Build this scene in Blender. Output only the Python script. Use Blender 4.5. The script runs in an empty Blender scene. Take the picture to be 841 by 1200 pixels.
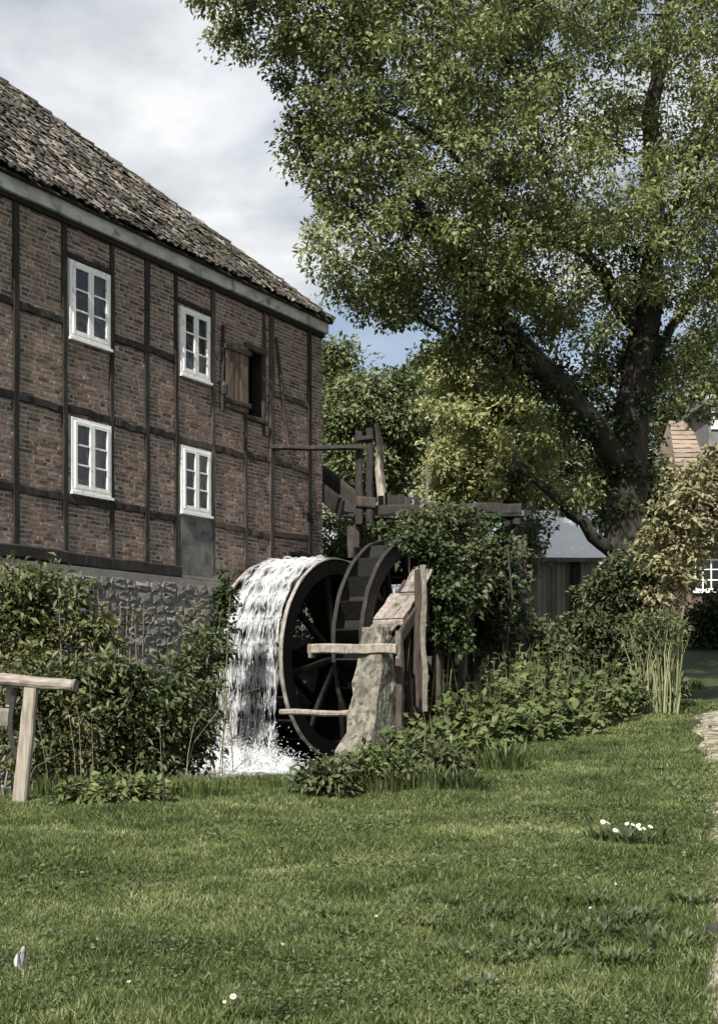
import bpy, math, random
import numpy as np
from mathutils import Vector, Matrix

rng = np.random.default_rng(11)
random.seed(5)
sc = bpy.context.scene
COL = sc.collection
R = math.radians
PI = math.pi

# ------------------------------------------------------------------ camera, sky, sun, exposure
EYE = 1.35
cam_d = bpy.data.cameras.new('camera')
cam = bpy.data.objects.new('camera', cam_d)
COL.objects.link(cam)
cam.location = (0, 0, EYE)
cam.rotation_euler = (R(90), 0, 0)
cam_d.sensor_fit = 'VERTICAL'
cam_d.sensor_height = 36.0
cam_d.lens = 42.0
cam_d.shift_y = 0.1625
cam_d.clip_start = 0.1
cam_d.clip_end = 2000
sc.camera = cam

SUN_H = Vector((-0.40, -0.916, 0)).normalized()
SUN_EL = R(47)
SUN_DIR = Vector((SUN_H.x * math.cos(SUN_EL), SUN_H.y * math.cos(SUN_EL), math.sin(SUN_EL)))
sun_d = bpy.data.lights.new('sun', 'SUN')
sun_d.energy = 5.0
sun_d.angle = R(0.8)
sun_d.color = (1.0, 0.955, 0.88)
sun = bpy.data.objects.new('sun', sun_d)
COL.objects.link(sun)
sun.location = (-20, -30, 40)
sun.rotation_euler = SUN_DIR.to_track_quat('Z', 'Y').to_euler()

world = bpy.data.worlds.new('World')
sc.world = world
world.use_nodes = True
nt = world.node_tree
nt.nodes.clear()


def nd(tree, kind, **kw):
    n = tree.nodes.new(kind)
    for k, v in kw.items():
        if k.startswith('i_'):
            n.inputs[k[2:].replace('_', ' ')].default_value = v
        else:
            setattr(n, k, v)
    return n


def build_world():
    L = nt.links.new
    out = nd(nt, 'ShaderNodeOutputWorld')
    sky = nd(nt, 'ShaderNodeTexSky')
    sky.sky_type = 'NISHITA'
    sky.sun_disc = False
    sky.sun_elevation = SUN_EL
    sky.sun_rotation = math.atan2(SUN_H.x, SUN_H.y)
    sky.air_density = 1.0
    sky.dust_density = 3.0
    bg1 = nd(nt, 'ShaderNodeBackground')
    bg1.inputs[1].default_value = 0.088
    L(sky.outputs[0], bg1.inputs[0])
    tc = nd(nt, 'ShaderNodeTexCoord')
    sep = nd(nt, 'ShaderNodeSeparateXYZ')
    L(tc.outputs['Generated'], sep.inputs[0])
    ad = nd(nt, 'ShaderNodeMath', operation='ADD')
    ad.inputs[1].default_value = 0.22
    mx = nd(nt, 'ShaderNodeMath', operation='MAXIMUM')
    mx.inputs[1].default_value = 0.0
    L(sep.outputs[2], mx.inputs[0])
    L(mx.outputs[0], ad.inputs[0])
    dv = nd(nt, 'ShaderNodeVectorMath', operation='DIVIDE')
    cb = nd(nt, 'ShaderNodeCombineXYZ')
    for i in range(3):
        L(ad.outputs[0], cb.inputs[i])
    L(tc.outputs['Generated'], dv.inputs[0])
    L(cb.outputs[0], dv.inputs[1])
    mp = nd(nt, 'ShaderNodeMapping')
    mp.inputs['Location'].default_value = (2.72, 0.55, 0)
    L(dv.outputs[0], mp.inputs[0])
    n1 = nd(nt, 'ShaderNodeTexNoise')
    n1.inputs['Scale'].default_value = 2.1
    n1.inputs['Detail'].default_value = 7
    n1.inputs['Roughness'].default_value = 0.52
    n1.inputs['Distortion'].default_value = 0.35
    L(mp.outputs[0], n1.inputs['Vector'])
    cr = nd(nt, 'ShaderNodeValToRGB')
    cr.color_ramp.elements[0].position = 0.43
    cr.color_ramp.elements[0].color = (0.34, 0.34, 0.34, 1)
    cr.color_ramp.elements[1].position = 0.57
    cr.color_ramp.elements[1].color = (1, 1, 1, 1)
    L(n1.outputs[0], cr.inputs[0])
    n2 = nd(nt, 'ShaderNodeTexNoise')
    n2.inputs['Scale'].default_value = 3.4
    n2.inputs['Detail'].default_value = 5
    L(mp.outputs[0], n2.inputs['Vector'])
    cr2 = nd(nt, 'ShaderNodeValToRGB')
    cr2.color_ramp.elements[0].position = 0.36
    cr2.color_ramp.elements[0].color = (0.43, 0.48, 0.53, 1)
    cr2.color_ramp.elements[1].position = 0.60
    cr2.color_ramp.elements[1].color = (0.86, 0.87, 0.88, 1)
    L(n2.outputs[0], cr2.inputs[0])
    bg2 = nd(nt, 'ShaderNodeBackground')
    bg2.inputs[1].default_value = 0.63
    L(cr2.outputs[0], bg2.inputs[0])
    ms = nd(nt, 'ShaderNodeMixShader')
    L(cr.outputs[0], ms.inputs[0])
    L(bg1.outputs[0], ms.inputs[1])
    L(bg2.outputs[0], ms.inputs[2])
    L(ms.outputs[0], out.inputs[0])


build_world()
sc.view_settings.view_transform = 'Standard'
sc.view_settings.look = 'None'
sc.view_settings.exposure = 0.85
sc.view_settings.gamma = 1.0
sc.view_settings.use_curve_mapping = False
sc.cycles.transparent_max_bounces = 24
sc.cycles.max_bounces = 8

# ------------------------------------------------------------------ measuring helpers
F = 1400.0


def P(px, py, Y):
    return Vector(((px - 420.5) / F * Y, Y, EYE + (795 - py) / F * Y))


DW = Vector((0.522, 0.853, 0)).normalized()     # along the mill wall, away from the camera
NW = Vector((DW.y, -DW.x, 0))                   # out of the mill wall
P0 = Vector((-0.76, 24.73, 0))                  # foot of the far corner of the wall
WALL_ANG = math.atan2(DW.y, DW.x)


def wl(px, o=0.0):
    """local x on the wall plane (offset o outwards) seen at column px"""
    k = (px - 420.5) / F
    A = P0 + NW * o
    # A.x + t*DW.x = k*(A.y + t*DW.y)
    return (k * A.y - A.x) / (DW.x - k * DW.y)


def L2W(x, y, z=0.0):
    """mill local (x along the wall, y into the mill) to world"""
    p = P0 + DW * x - NW * y
    return Vector((p.x, p.y, z))


def sst(a, b, x):
    t = np.clip((np.asarray(x, float) - a) / (b - a), 0, 1)
    return t * t * (3 - 2 * t)


def hgt(X, Y):
    """ground height"""
    X = np.asarray(X, float)
    Y = np.asarray(Y, float)
    q = np.clip(Y - 10, 0, 25)
    rise = 0.0031 * q * q + 0.11 * np.clip(Y - 35, 0, 18)
    rise = rise * sst(-2.0, 3.2, X - 0.02 * Y)
    left = 0.9 * sst(24, 40, Y) * (1 - sst(-2.0, 3.2, X))
    z = rise + left
    z = z + 0.025 * np.sin(X * 1.3 + 0.5) * np.sin(Y * 0.9) + 0.015 * np.sin(X * 3.1 + Y * 2.3) + 0.012 * np.sin(Y * 4.1 - X * 1.7)
    dx = X - P0.x
    dy = Y - P0.y
    s = -(dx * DW.x + dy * DW.y)
    o = dx * NW.x + dy * NW.y
    oe = 2.9 + 1.35 * sst(4.4, 6.0, s) - 1.65 * sst(7.2, 8.6, s)
    oe = oe + 0.12 * np.sin(s * 3.0)
    carve = sst(0.45, -0.45, o - oe)
    carve = carve * sst(-6.0, -3.0, s)
    z = z * (1 - carve) + carve * (-0.75)
    return z


def gz(x, y):
    return float(hgt(x, y))


# ------------------------------------------------------------------ mesh helpers
def tag(o, label=None, cat=None, group=None, kind=None):
    if label:
        o['label'] = label
    if cat:
        o['category'] = cat
    if group:
        o['group'] = group
    if kind:
        o['kind'] = kind
    return o


def empty(name, loc=(0, 0, 0), rz=0.0, label=None, cat=None, group=None):
    o = bpy.data.objects.new(name, None)
    COL.objects.link(o)
    o.location = loc
    o.rotation_euler = (0, 0, rz)
    o.empty_display_size = 0.2
    return tag(o, label, cat, group)


def link(name, me, parent=None):
    o = bpy.data.objects.new(name, me)
    COL.objects.link(o)
    if parent:
        o.parent = parent
    return o


def np_mesh(name, V, Fc, mat, v=None, smooth=False, uv=None):
    """fast mesh from arrays; Fc is (M,k)"""
    V = np.asarray(V, np.float32)
    Fc = np.asarray(Fc, np.int32)
    me = bpy.data.meshes.new(name)
    k = Fc.shape[1]
    me.vertices.add(len(V))
    me.vertices.foreach_set('co', V.ravel())
    me.loops.add(Fc.size)
    me.loops.foreach_set('vertex_index', Fc.ravel())
    me.polygons.add(len(Fc))
    me.polygons.foreach_set('loop_start', np.arange(0, Fc.size, k, dtype=np.int32))
    me.polygons.foreach_set('loop_total', np.full(len(Fc), k, np.int32))
    if smooth:
        me.polygons.foreach_set('use_smooth', np.ones(len(Fc), bool))
    if v is not None:
        a = me.attributes.new('v', 'FLOAT', 'POINT')
        a.data.foreach_set('value', np.asarray(v, np.float32))
    if uv is not None:
        ul = me.uv_layers.new(name='uv')
        ul.data.foreach_set('uv', np.asarray(uv, np.float32)[Fc.ravel()].ravel())
    me.update(calc_edges=True)
    me.validate()
    if mat:
        me.materials.append(mat)
    return me


class Acc:
    """collects small shapes into one mesh"""

    def __init__(self):
        self.V = []
        self.F = []
        self.A = []
        self.n = 0

    def add(self, v, f, val=None):
        v = [tuple(p) for p in v]
        self.V += v
        n = self.n
        self.F += [tuple(i + n for i in q) for q in f]
        self.A += [random.random() if val is None else val] * len(v)
        self.n += len(v)
        return self

    def box(self, x0, x1, y0, y1, z0, z1, val=None):
        v = [(x0, y0, z0), (x1, y0, z0), (x1, y1, z0), (x0, y1, z0), (x0, y0, z1), (x1, y0, z1), (x1, y1, z1), (x0, y1, z1)]
        return self.add(v, BOXF, val)

    def beam(self, p0, p1, w, h, seg=5, jit=0.004, cham=0.18, up=(0, 0, 1), taper=1.0, val=None):
        """hewn timber: chamfered section swept along, wavering a little"""
        p0 = Vector(p0)
        p1 = Vector(p1)
        d = (p1 - p0).normalized()
        up = Vector(up)
        if abs(d.dot(up)) > 0.95:
            up = Vector((0, 1, 0)) if abs(d.y) < 0.9 else Vector((1, 0, 0))
        s = d.cross(up).normalized()
        u = s.cross(d).normalized()
        c = cham
        sec = [(-.5, -.5 + c), (-.5, .5 - c), (-.5 + c, .5), (.5 - c, .5), (.5, .5 - c), (.5, -.5 + c), (.5 - c, -.5), (-.5 + c, -.5)]
        V = []
        for i in range(seg + 1):
            t = i / seg
            k = 1 + (taper - 1) * t
            ox, oz = (random.gauss(0, jit), random.gauss(0, jit)) if 0 < i < seg else (0, 0)
            for (a, b) in sec:
                V.append(p0.lerp(p1, t) + s * (a * w * k + ox + random.gauss(0, jit * .35)) + u * (b * h * k + oz + random.gauss(0, jit * .35)))
        Fc = []
        for i in range(seg):
            for j in range(8):
                a = i * 8 + j
                b = i * 8 + (j + 1) % 8
                Fc.append((a, b, b + 8, a + 8))
        Fc.append(tuple(range(7, -1, -1)))
        Fc.append(tuple(seg * 8 + j for j in range(8)))
        return self.add(V, Fc, val)

    def tube(self, pts, rad, sides=7, jit=0.0, val=None, cap=True):
        pts = [Vector(p) for p in pts]
        V = []
        Fc = []
        n = len(pts)
        up = Vector((0.31, 0.2, 0.93))
        for i, p in enumerate(pts):
            d = (pts[min(i + 1, n - 1)] - pts[max(i - 1, 0)])
            d = d.normalized() if d.length > 1e-9 else Vector((0, 0, 1))
            s = d.cross(up)
            if s.length < 0.15:
                s = d.cross(Vector((1, 0, 0)))
            s.normalize()
            u = s.cross(d)
            r = rad[i] if hasattr(rad, '__len__') else rad
            for j in range(sides):
                a = 2 * PI * j / sides
                rr = r * (1 + random.gauss(0, jit))
                V.append(p + s * (math.cos(a) * rr) + u * (math.sin(a) * rr))
        for i in range(n - 1):
            for j in range(sides):
                a = i * sides + j
                b = i * sides + (j + 1) % sides
                Fc.append((a, b, b + sides, a + sides))
        if cap:
            Fc.append(tuple(range(sides - 1, -1, -1)))
            Fc.append(tuple((n - 1) * sides + j for j in range(sides)))
        return self.add(V, Fc, val)

    def mesh(self, name, mat, smooth=False):
        me = bpy.data.meshes.new(name)
        me.from_pydata(self.V, [], self.F)
        a = me.attributes.new('v', 'FLOAT', 'POINT')
        a.data.foreach_set('value', np.array(self.A, np.float32))
        if smooth:
            me.polygons.foreach_set('use_smooth', np.ones(len(self.F), bool))
        me.materials.append(mat)
        me.update()
        return me

    def obj(self, name, mat, parent=None, smooth=False):
        return link(name, self.mesh(name, mat, smooth), parent)


BOXF = [(0, 3, 2, 1), (4, 5, 6, 7), (0, 1, 5, 4), (1, 2, 6, 5), (2, 3, 7, 6), (3, 0, 4, 7)]


# ------------------------------------------------------------------ materials
def mat(name, cols, scale=4.0, stretch=(1, 1, 1), rough=0.85, bump=0.3, bscale=30.0, var=0.0, spec=0.3,
        coord='Object', trans=0.0, hue=None, blotch=None, bdist=0.01):
    """cols: list of (pos, rgb). var: how far attribute v shifts the ramp. blotch: (rgb, scale, lo, hi) second colour in patches"""
    m = bpy.data.materials.new(name)
    m.use_nodes = True
    t = m.node_tree
    L = t.links.new
    bs = t.nodes['Principled BSDF']
    outn = t.nodes['Material Output']
    tc = nd(t, 'ShaderNodeTexCoord')
    mp = nd(t, 'ShaderNodeMapping')
    mp.inputs['Scale'].default_value = stretch
    L(tc.outputs[coord], mp.inputs[0])
    n = nd(t, 'ShaderNodeTexNoise')
    n.inputs['Scale'].default_value = scale
    n.inputs['Detail'].default_value = 6
    n.inputs['Roughness'].default_value = 0.62
    L(mp.outputs[0], n.inputs['Vector'])
    fac = n.outputs[0]
    if var:
        at = nd(t, 'ShaderNodeAttribute', attribute_name='v')
        ma = nd(t, 'ShaderNodeMath', operation='MULTIPLY_ADD')
        ma.inputs[1].default_value = var
        ma.inputs[2].default_value = -var * 0.5
        L(at.outputs['Fac'], ma.inputs[0])
        mb = nd(t, 'ShaderNodeMath', operation='ADD')
        L(ma.outputs[0], mb.inputs[0])
        L(fac, mb.inputs[1])
        fac = mb.outputs[0]
    cr = nd(t, 'ShaderNodeValToRGB')
    els = cr.color_ramp.elements
    while len(els) < len(cols):
        els.new(0.5)
    for e, (p, c) in zip(els, cols):
        e.position = p
        e.color = (*c, 1)
    L(fac, cr.inputs[0])
    colr = cr.outputs[0]
    if blotch:
        bn = nd(t, 'ShaderNodeTexNoise')
        bn.inputs['Scale'].default_value = blotch[1]
        bn.inputs['Detail'].default_value = 5
        L(tc.outputs[coord], bn.inputs['Vector'])
        mr = nd(t, 'ShaderNodeMapRange')
        mr.inputs[1].default_value = blotch[2]
        mr.inputs[2].default_value = blotch[3]
        L(bn.outputs[0], mr.inputs[0])
        mixc = nd(t, 'ShaderNodeMix', data_type='RGBA')
        mixc.inputs[7].default_value = (*blotch[0], 1)
        L(mr.outputs[0], mixc.inputs[0])
        L(colr, mixc.inputs[6])
        colr = mixc.outputs[2]
    L(colr, bs.inputs['Base Color'])
    bs.inputs['Roughness'].default_value = rough
    bs.inputs['Specular IOR Level'].default_value = spec
    if bump:
        n2 = nd(t, 'ShaderNodeTexNoise')
        n2.inputs['Scale'].default_value = bscale
        n2.inputs['Detail'].default_value = 5
        L(mp.outputs[0], n2.inputs['Vector'])
        bp = nd(t, 'ShaderNodeBump')
        bp.inputs['Strength'].default_value = bump
        bp.inputs['Distance'].default_value = bdist
        L(n2.outputs[0], bp.inputs['Height'])
        L(bp.outputs[0], bs.inputs['Normal'])
    if trans:
        tr = nd(t, 'ShaderNodeBsdfTranslucent')
        L(colr, tr.inputs[0])
        mx = nd(t, 'ShaderNodeMixShader')
        mx.inputs[0].default_value = trans
        L(bs.outputs[0], mx.inputs[1])
        L(tr.outputs[0], mx.inputs[2])
        L(mx.outputs[0], outn.inputs[0])
    return m


def leafmat(name, dark, mid, light, trans=0.3, rough=0.5, spec=0.35):
    return mat(name, [(0.22, dark), (0.5, mid), (0.8, light)], scale=0.9, bump=0, var=0.55, trans=trans, rough=rough, spec=spec)


MT = {}
MT['brick'] = mat('brick', [(0.15, (0.055, 0.037, 0.03)), (0.42, (0.17, 0.108, 0.082)), (0.62, (0.22, 0.143, 0.109)), (0.85, (0.29, 0.215, 0.165))],
                  scale=9, bump=0.6, bscale=60, var=0.55, blotch=((0.08, 0.068, 0.055), 0.75, 0.55, 0.85), bdist=0.006)
MT['mortar'] = mat('mortar', [(0.3, (0.27, 0.245, 0.21)), (0.7, (0.44, 0.41, 0.36))], scale=5, bump=0.5, bscale=70)
MT['tar'] = mat('tarred_timber', [(0.3, (0.012, 0.011, 0.010)), (0.6, (0.026, 0.023, 0.02)), (0.85, (0.07, 0.06, 0.05))], scale=16, stretch=(1, 1, .25),
                bump=0.5, bscale=40, rough=0.8, var=0.2)
MT['oldbeam'] = mat('weathered_timber', [(0.3, (0.03, 0.024, 0.019)), (0.6, (0.065, 0.052, 0.041)), (0.85, (0.12, 0.098, 0.078))], scale=16, stretch=(1, 1, .25),
                    bump=0.6, bscale=40, rough=0.85, var=0.25)
MT['cornice'] = mat('cornice_paint', [(0.25, (0.24, 0.235, 0.21)), (0.55, (0.50, 0.495, 0.45)), (0.8, (0.60, 0.595, 0.55))], scale=2.4, stretch=(1, 1, 2.2),
                    bump=0.3, bscale=25, rough=0.8, blotch=((0.17, 0.165, 0.14), 4, 0.58, 0.72))
MT['white'] = mat('white_paint', [(0.2, (0.70, 0.69, 0.66)), (0.6, (0.82, 0.82, 0.79))], scale=8, bump=0.15, bscale=40, rough=0.5, spec=0.4,
                  blotch=((0.42, 0.40, 0.36), 13, 0.58, 0.74))
MT['plaster'] = mat('grey_plaster', [(0.3, (0.085, 0.085, 0.08)), (0.7, (0.17, 0.17, 0.16))], scale=3, bump=0.4, bscale=25,
                    blotch=((0.06, 0.058, 0.05), 5, 0.5, 0.7))
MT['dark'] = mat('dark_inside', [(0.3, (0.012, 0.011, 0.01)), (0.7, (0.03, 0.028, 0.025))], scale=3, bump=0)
MT['curtain'] = mat('curtain_cloth', [(0.3, (0.38, 0.37, 0.34)), (0.7, (0.6, 0.59, 0.56))], scale=6, stretch=(6, 6, .4), bump=0.3, bscale=10)
MT['tile'] = mat('roof_tile', [(0.12, (0.016, 0.0145, 0.012)), (0.42, (0.046, 0.04, 0.032)), (0.70, (0.076, 0.066, 0.052)), (0.93, (0.20, 0.18, 0.15))],
                 scale=5, bump=0.7, bscale=22, var=0.85, blotch=((0.035, 0.036, 0.023), 0.9, 0.5, 0.7), rough=0.8, bdist=0.02)
MT['roofdeck'] = mat('roof_deck', [(0.3, (0.03, 0.026, 0.022)), (0.7, (0.06, 0.05, 0.04))], scale=3)
MT['stone'] = mat('rubble_stone', [(0.2, (0.11, 0.104, 0.094)), (0.5, (0.185, 0.175, 0.16)), (0.8, (0.28, 0.268, 0.243))], scale=7, bump=0.9, bscale=22,
                  var=0.4, blotch=((0.055, 0.065, 0.035), 2.2, 0.55, 0.72), bdist=0.03)
MT['fmortar'] = mat('foundation_mortar', [(0.3, (0.15, 0.142, 0.127)), (0.7, (0.25, 0.238, 0.21))], scale=3, bump=0.6, bscale=20)
MT['wetwood'] = mat('wet_wood', [(0.3, (0.003, 0.003, 0.0026)), (0.6, (0.0065, 0.006, 0.005)), (0.85, (0.022, 0.02, 0.017))], scale=14, bump=0.5, bscale=30,
                    rough=0.6, spec=0.25, var=0.25)
MT['rim_sheen'] = mat('wheel_rim_sheen', [(0.3, (0.12, 0.11, 0.095)), (0.7, (0.36, 0.34, 0.30))], scale=6, bump=0.4, bscale=30, rough=0.35, spec=0.6)  # pale colour stands in for the sunlit wet sheen on the rim
MT['greywood'] = mat('grey_wood', [(0.25, (0.07, 0.062, 0.05)), (0.55, (0.18, 0.16, 0.133)), (0.85, (0.34, 0.31, 0.262))], scale=18, stretch=(1, 1, .5),
                     bump=0.6, bscale=35, var=0.3)
MT['deckwood'] = mat('sunbleached_deck', [(0.25, (0.07, 0.06, 0.052)), (0.55, (0.18, 0.155, 0.137)), (0.85, (0.31, 0.272, 0.243))], scale=14, bump=0.6, bscale=35, var=0.3,
                     blotch=((0.05, 0.055, 0.03), 4, 0.58, 0.7))
MT['logwood'] = mat('barked_log', [(0.25, (0.11, 0.095, 0.08)), (0.55, (0.24, 0.212, 0.18)), (0.85, (0.42, 0.385, 0.335))], scale=20, stretch=(.12, 1, 1), bump=0.6, bscale=25,
                    blotch=((0.13, 0.118, 0.10), 7, 0.5, 0.66))
MT['postwood'] = mat('split_post', [(0.25, (0.12, 0.105, 0.085)), (0.55, (0.28, 0.248, 0.205)), (0.85, (0.45, 0.41, 0.35))], scale=22, stretch=(1, 1, .12), bump=0.6, bscale=28)
MT['concrete'] = mat('pier_concrete', [(0.28, (0.07, 0.066, 0.053)), (0.5, (0.17, 0.158, 0.13)), (0.8, (0.33, 0.31, 0.265))], scale=6, stretch=(1, 1, .45), bump=1.0, bscale=16,
                     blotch=((0.06, 0.062, 0.042), 11, 0.47, 0.62), bdist=0.05)
MT['iron'] = mat('black_iron', [(0.3, (0.008, 0.008, 0.008)), (0.7, (0.03, 0.028, 0.025))], scale=8, rough=0.5, spec=0.5)
MT['bark'] = mat('bark', [(0.25, (0.012, 0.0105, 0.0085)), (0.55, (0.032, 0.028, 0.022)), (0.85, (0.08, 0.072, 0.058))], scale=3, stretch=(1, 1, .3), bump=1.0, bscale=12,
                 blotch=((0.03, 0.036, 0.018), 1.5, 0.5, 0.7), bdist=0.04)
MT['palebark'] = mat('pale_bark', [(0.25, (0.16, 0.14, 0.11)), (0.6, (0.36, 0.32, 0.26)), (0.85, (0.48, 0.44, 0.37))], scale=3, stretch=(1, 1, .3), bump=0.8, bscale=12)
MT['stem'] = mat('stems', [(0.3, (0.07, 0.065, 0.035)), (0.7, (0.17, 0.155, 0.09))], scale=5, bump=0, var=0.4)
MT['cane'] = mat('cane', [(0.3, (0.10, 0.115, 0.05)), (0.7, (0.25, 0.26, 0.14))], scale=4, bump=0, var=0.6)
MT['twig'] = mat('pale_twig', [(0.3, (0.12, 0.10, 0.07)), (0.7, (0.26, 0.23, 0.17))], scale=4, bump=0, var=0.5)
MT['soil'] = mat('ground_soil', [(0.3, (0.016, 0.022, 0.008)), (0.55, (0.028, 0.04, 0.012)), (0.8, (0.05, 0.055, 0.022))], scale=2.5, bump=0.8, bscale=20, bdist=0.03)
MT['path'] = mat('sandy_path', [(0.25, (0.20, 0.175, 0.13)), (0.55, (0.32, 0.285, 0.225)), (0.85, (0.45, 0.41, 0.34))], scale=3, bump=0.8, bscale=25, bdist=0.03,
                 blotch=((0.085, 0.082, 0.048), 4.5, 0.42, 0.60))
MT['grass'] = mat('grass_blades', [(0.12, (0.02, 0.032, 0.009)), (0.40, (0.060, 0.087, 0.023)), (0.66, (0.110, 0.140, 0.043)), (0.95, (0.37, 0.38, 0.19))],
                  scale=0.55, bump=0, var=0.5, trans=0.25, rough=0.5, spec=0.3)
MT['leaf_main'] = leafmat('leaf_alder', (0.06, 0.08, 0.024), (0.172, 0.20, 0.072), (0.295, 0.315, 0.145), trans=0.38, rough=0.42)
MT['leaf_yellow'] = leafmat('leaf_yellow', (0.13, 0.145, 0.05), (0.275, 0.295, 0.12), (0.42, 0.42, 0.21), trans=0.4)
MT['leaf_green'] = leafmat('leaf_green', (0.045, 0.062, 0.022), (0.108, 0.135, 0.052), (0.19, 0.21, 0.10))
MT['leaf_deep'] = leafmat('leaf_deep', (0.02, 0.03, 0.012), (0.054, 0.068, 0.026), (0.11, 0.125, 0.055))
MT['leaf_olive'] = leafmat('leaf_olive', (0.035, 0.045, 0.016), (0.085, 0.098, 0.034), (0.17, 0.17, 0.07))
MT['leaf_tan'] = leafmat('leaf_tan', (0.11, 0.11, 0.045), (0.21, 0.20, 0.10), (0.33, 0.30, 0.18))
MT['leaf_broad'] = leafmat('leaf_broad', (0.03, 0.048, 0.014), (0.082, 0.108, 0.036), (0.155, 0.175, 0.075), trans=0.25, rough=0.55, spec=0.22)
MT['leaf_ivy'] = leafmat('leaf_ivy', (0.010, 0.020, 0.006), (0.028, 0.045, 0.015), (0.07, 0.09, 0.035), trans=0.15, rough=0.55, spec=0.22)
MT['leaf_weed'] = leafmat('leaf_weed', (0.022, 0.034, 0.012), (0.058, 0.076, 0.027), (0.13, 0.145, 0.06))
MT['leaf_clover'] = leafmat('leaf_clover', (0.03, 0.046, 0.014), (0.068, 0.09, 0.03), (0.14, 0.16, 0.065))
MT['petal'] = mat('white_petal', [(0.3, (0.7, 0.7, 0.66)), (0.7, (0.82, 0.82, 0.8))], scale=8, bump=0, trans=0.2)
MT['pollen'] = mat('flower_eye', [(0.3, (0.5, 0.36, 0.03)), (0.7, (0.6, 0.45, 0.05))], scale=8, bump=0)
MT['house_brick'] = mat('house_brick', [(0.3, (0.10, 0.065, 0.05)), (0.7, (0.17, 0.115, 0.09))], scale=6, bump=0.4)
MT['house_tile'] = mat('house_tile', [(0.3, (0.15, 0.118, 0.09)), (0.7, (0.24, 0.195, 0.152))], scale=3, bump=0.4, var=0.4)
MT['house_ridge'] = mat('house_lead', [(0.3, (0.10, 0.10, 0.10)), (0.7, (0.17, 0.17, 0.17))], scale=3)
MT['shedroof'] = mat('pale_shed_roof', [(0.3, (0.70, 0.71, 0.71)), (0.7, (0.80, 0.81, 0.81))], scale=2, bump=0.3, bscale=8, rough=0.6)
MT['shedwood'] = mat('shed_boards', [(0.25, (0.12, 0.11, 0.093)), (0.6, (0.22, 0.205, 0.175)), (0.85, (0.3, 0.285, 0.245))], scale=4, stretch=(1, 1, .2), bump=0.5, var=0.4)


def glass_mat():
    m = bpy.data.materials.new('window_glass')
    m.use_nodes = True
    t = m.node_tree
    t.nodes.clear()
    o = nd(t, 'ShaderNodeOutputMaterial')
    tr = nd(t, 'ShaderNodeBsdfTransparent')
    tr.inputs[0].default_value = (0.80, 0.84, 0.84, 1)
    gl = nd(t, 'ShaderNodeBsdfGlossy')
    gl.inputs['Roughness'].default_value = 0.03
    n = nd(t, 'ShaderNodeTexNoise')
    n.inputs['Scale'].default_value = 5
    tc = nd(t, 'ShaderNodeTexCoord')
    t.links.new(tc.outputs['Object'], n.inputs['Vector'])
    bp = nd(t, 'ShaderNodeBump')
    bp.inputs['Strength'].default_value = 0.25
    bp.inputs['Distance'].default_value = 0.03
    t.links.new(n.outputs[0], bp.inputs['Height'])
    t.links.new(bp.outputs[0], gl.inputs['Normal'])
    mx = nd(t, 'ShaderNodeMixShader')
    fr = nd(t, 'ShaderNodeFresnel')
    fr.inputs[0].default_value = 1.7
    t.links.new(fr.outputs[0], mx.inputs[0])
    t.links.new(tr.outputs[0], mx.inputs[1])
    t.links.new(gl.outputs[0], mx.inputs[2])
    t.links.new(mx.outputs[0], o.inputs[0])
    return m


MT['glass'] = glass_mat()


def water_fall_mat():
    """white aerated water: streaks of foam with gaps between them"""
    m = bpy.data.materials.new('white_water')
    m.use_nodes = True
    t = m.node_tree
    L = t.links.new
    bs = t.nodes['Principled BSDF']
    out = t.nodes['Material Output']
    bs.inputs['Base Color'].default_value = (0.84, 0.86, 0.87, 1)
    bs.inputs['Roughness'].default_value = 0.25
    bs.inputs['Specular IOR Level'].default_value = 0.5
    uv = nd(t, 'ShaderNodeTexCoord')
    mp = nd(t, 'ShaderNodeMapping')
    mp.inputs['Scale'].default_value = (19, 1.5, 1)
    L(uv.outputs['UV'], mp.inputs[0])
    n = nd(t, 'ShaderNodeTexNoise')
    n.inputs['Scale'].default_value = 1.0
    n.inputs['Detail'].default_value = 6
    n.inputs['Roughness'].default_value = 0.60
    n.inputs['Distortion'].default_value = 0.3
    L(mp.outputs[0], n.inputs['Vector'])
    at = nd(t, 'ShaderNodeAttribute', attribute_name='v')
    ad = nd(t, 'ShaderNodeMath', operation='ADD')
    L(n.outputs[0], ad.inputs[0])
    L(at.outputs['Fac'], ad.inputs[1])
    mr = nd(t, 'ShaderNodeMapRange')
    mr.inputs[1].default_value = 0.41
    mr.inputs[2].default_value = 0.76
    L(ad.outputs[0], mr.inputs[0])
    tr = nd(t, 'ShaderNodeBsdfTransparent')
    tl = nd(t, 'ShaderNodeBsdfTranslucent')
    tl.inputs[0].default_value = (0.8, 0.82, 0.83, 1)
    m1 = nd(t, 'ShaderNodeMixShader')
    m1.inputs[0].default_value = 0.35
    L(bs.outputs[0], m1.inputs[1])
    L(tl.outputs[0], m1.inputs[2])
    mx = nd(t, 'ShaderNodeMixShader')
    L(mr.outputs[0], mx.inputs[0])
    L(tr.outputs[0], mx.inputs[1])
    L(m1.outputs[0], mx.inputs[2])
    L(mx.outputs[0], out.inputs[0])
    n2 = nd(t, 'ShaderNodeBump')
    n2.inputs['Strength'].default_value = 0.35
    n2.inputs['Distance'].default_value = 0.02
    L(n.outputs[0], n2.inputs['Height'])
    L(n2.outputs[0], bs.inputs['Normal'])
    return m


MT['fall'] = water_fall_mat()
MT['drop'] = mat('water_drops', [(0.3, (0.78, 0.80, 0.81)), (0.7, (0.88, 0.89, 0.9))], scale=8, bump=0, rough=0.15, spec=0.6, trans=0.3)
MT['water'] = mat('stream_water', [(0.3, (0.012, 0.014, 0.010)), (0.7, (0.03, 0.033, 0.024))], scale=1.5, bump=0.35, bscale=6, rough=0.06, spec=0.5, bdist=0.04)

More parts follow.
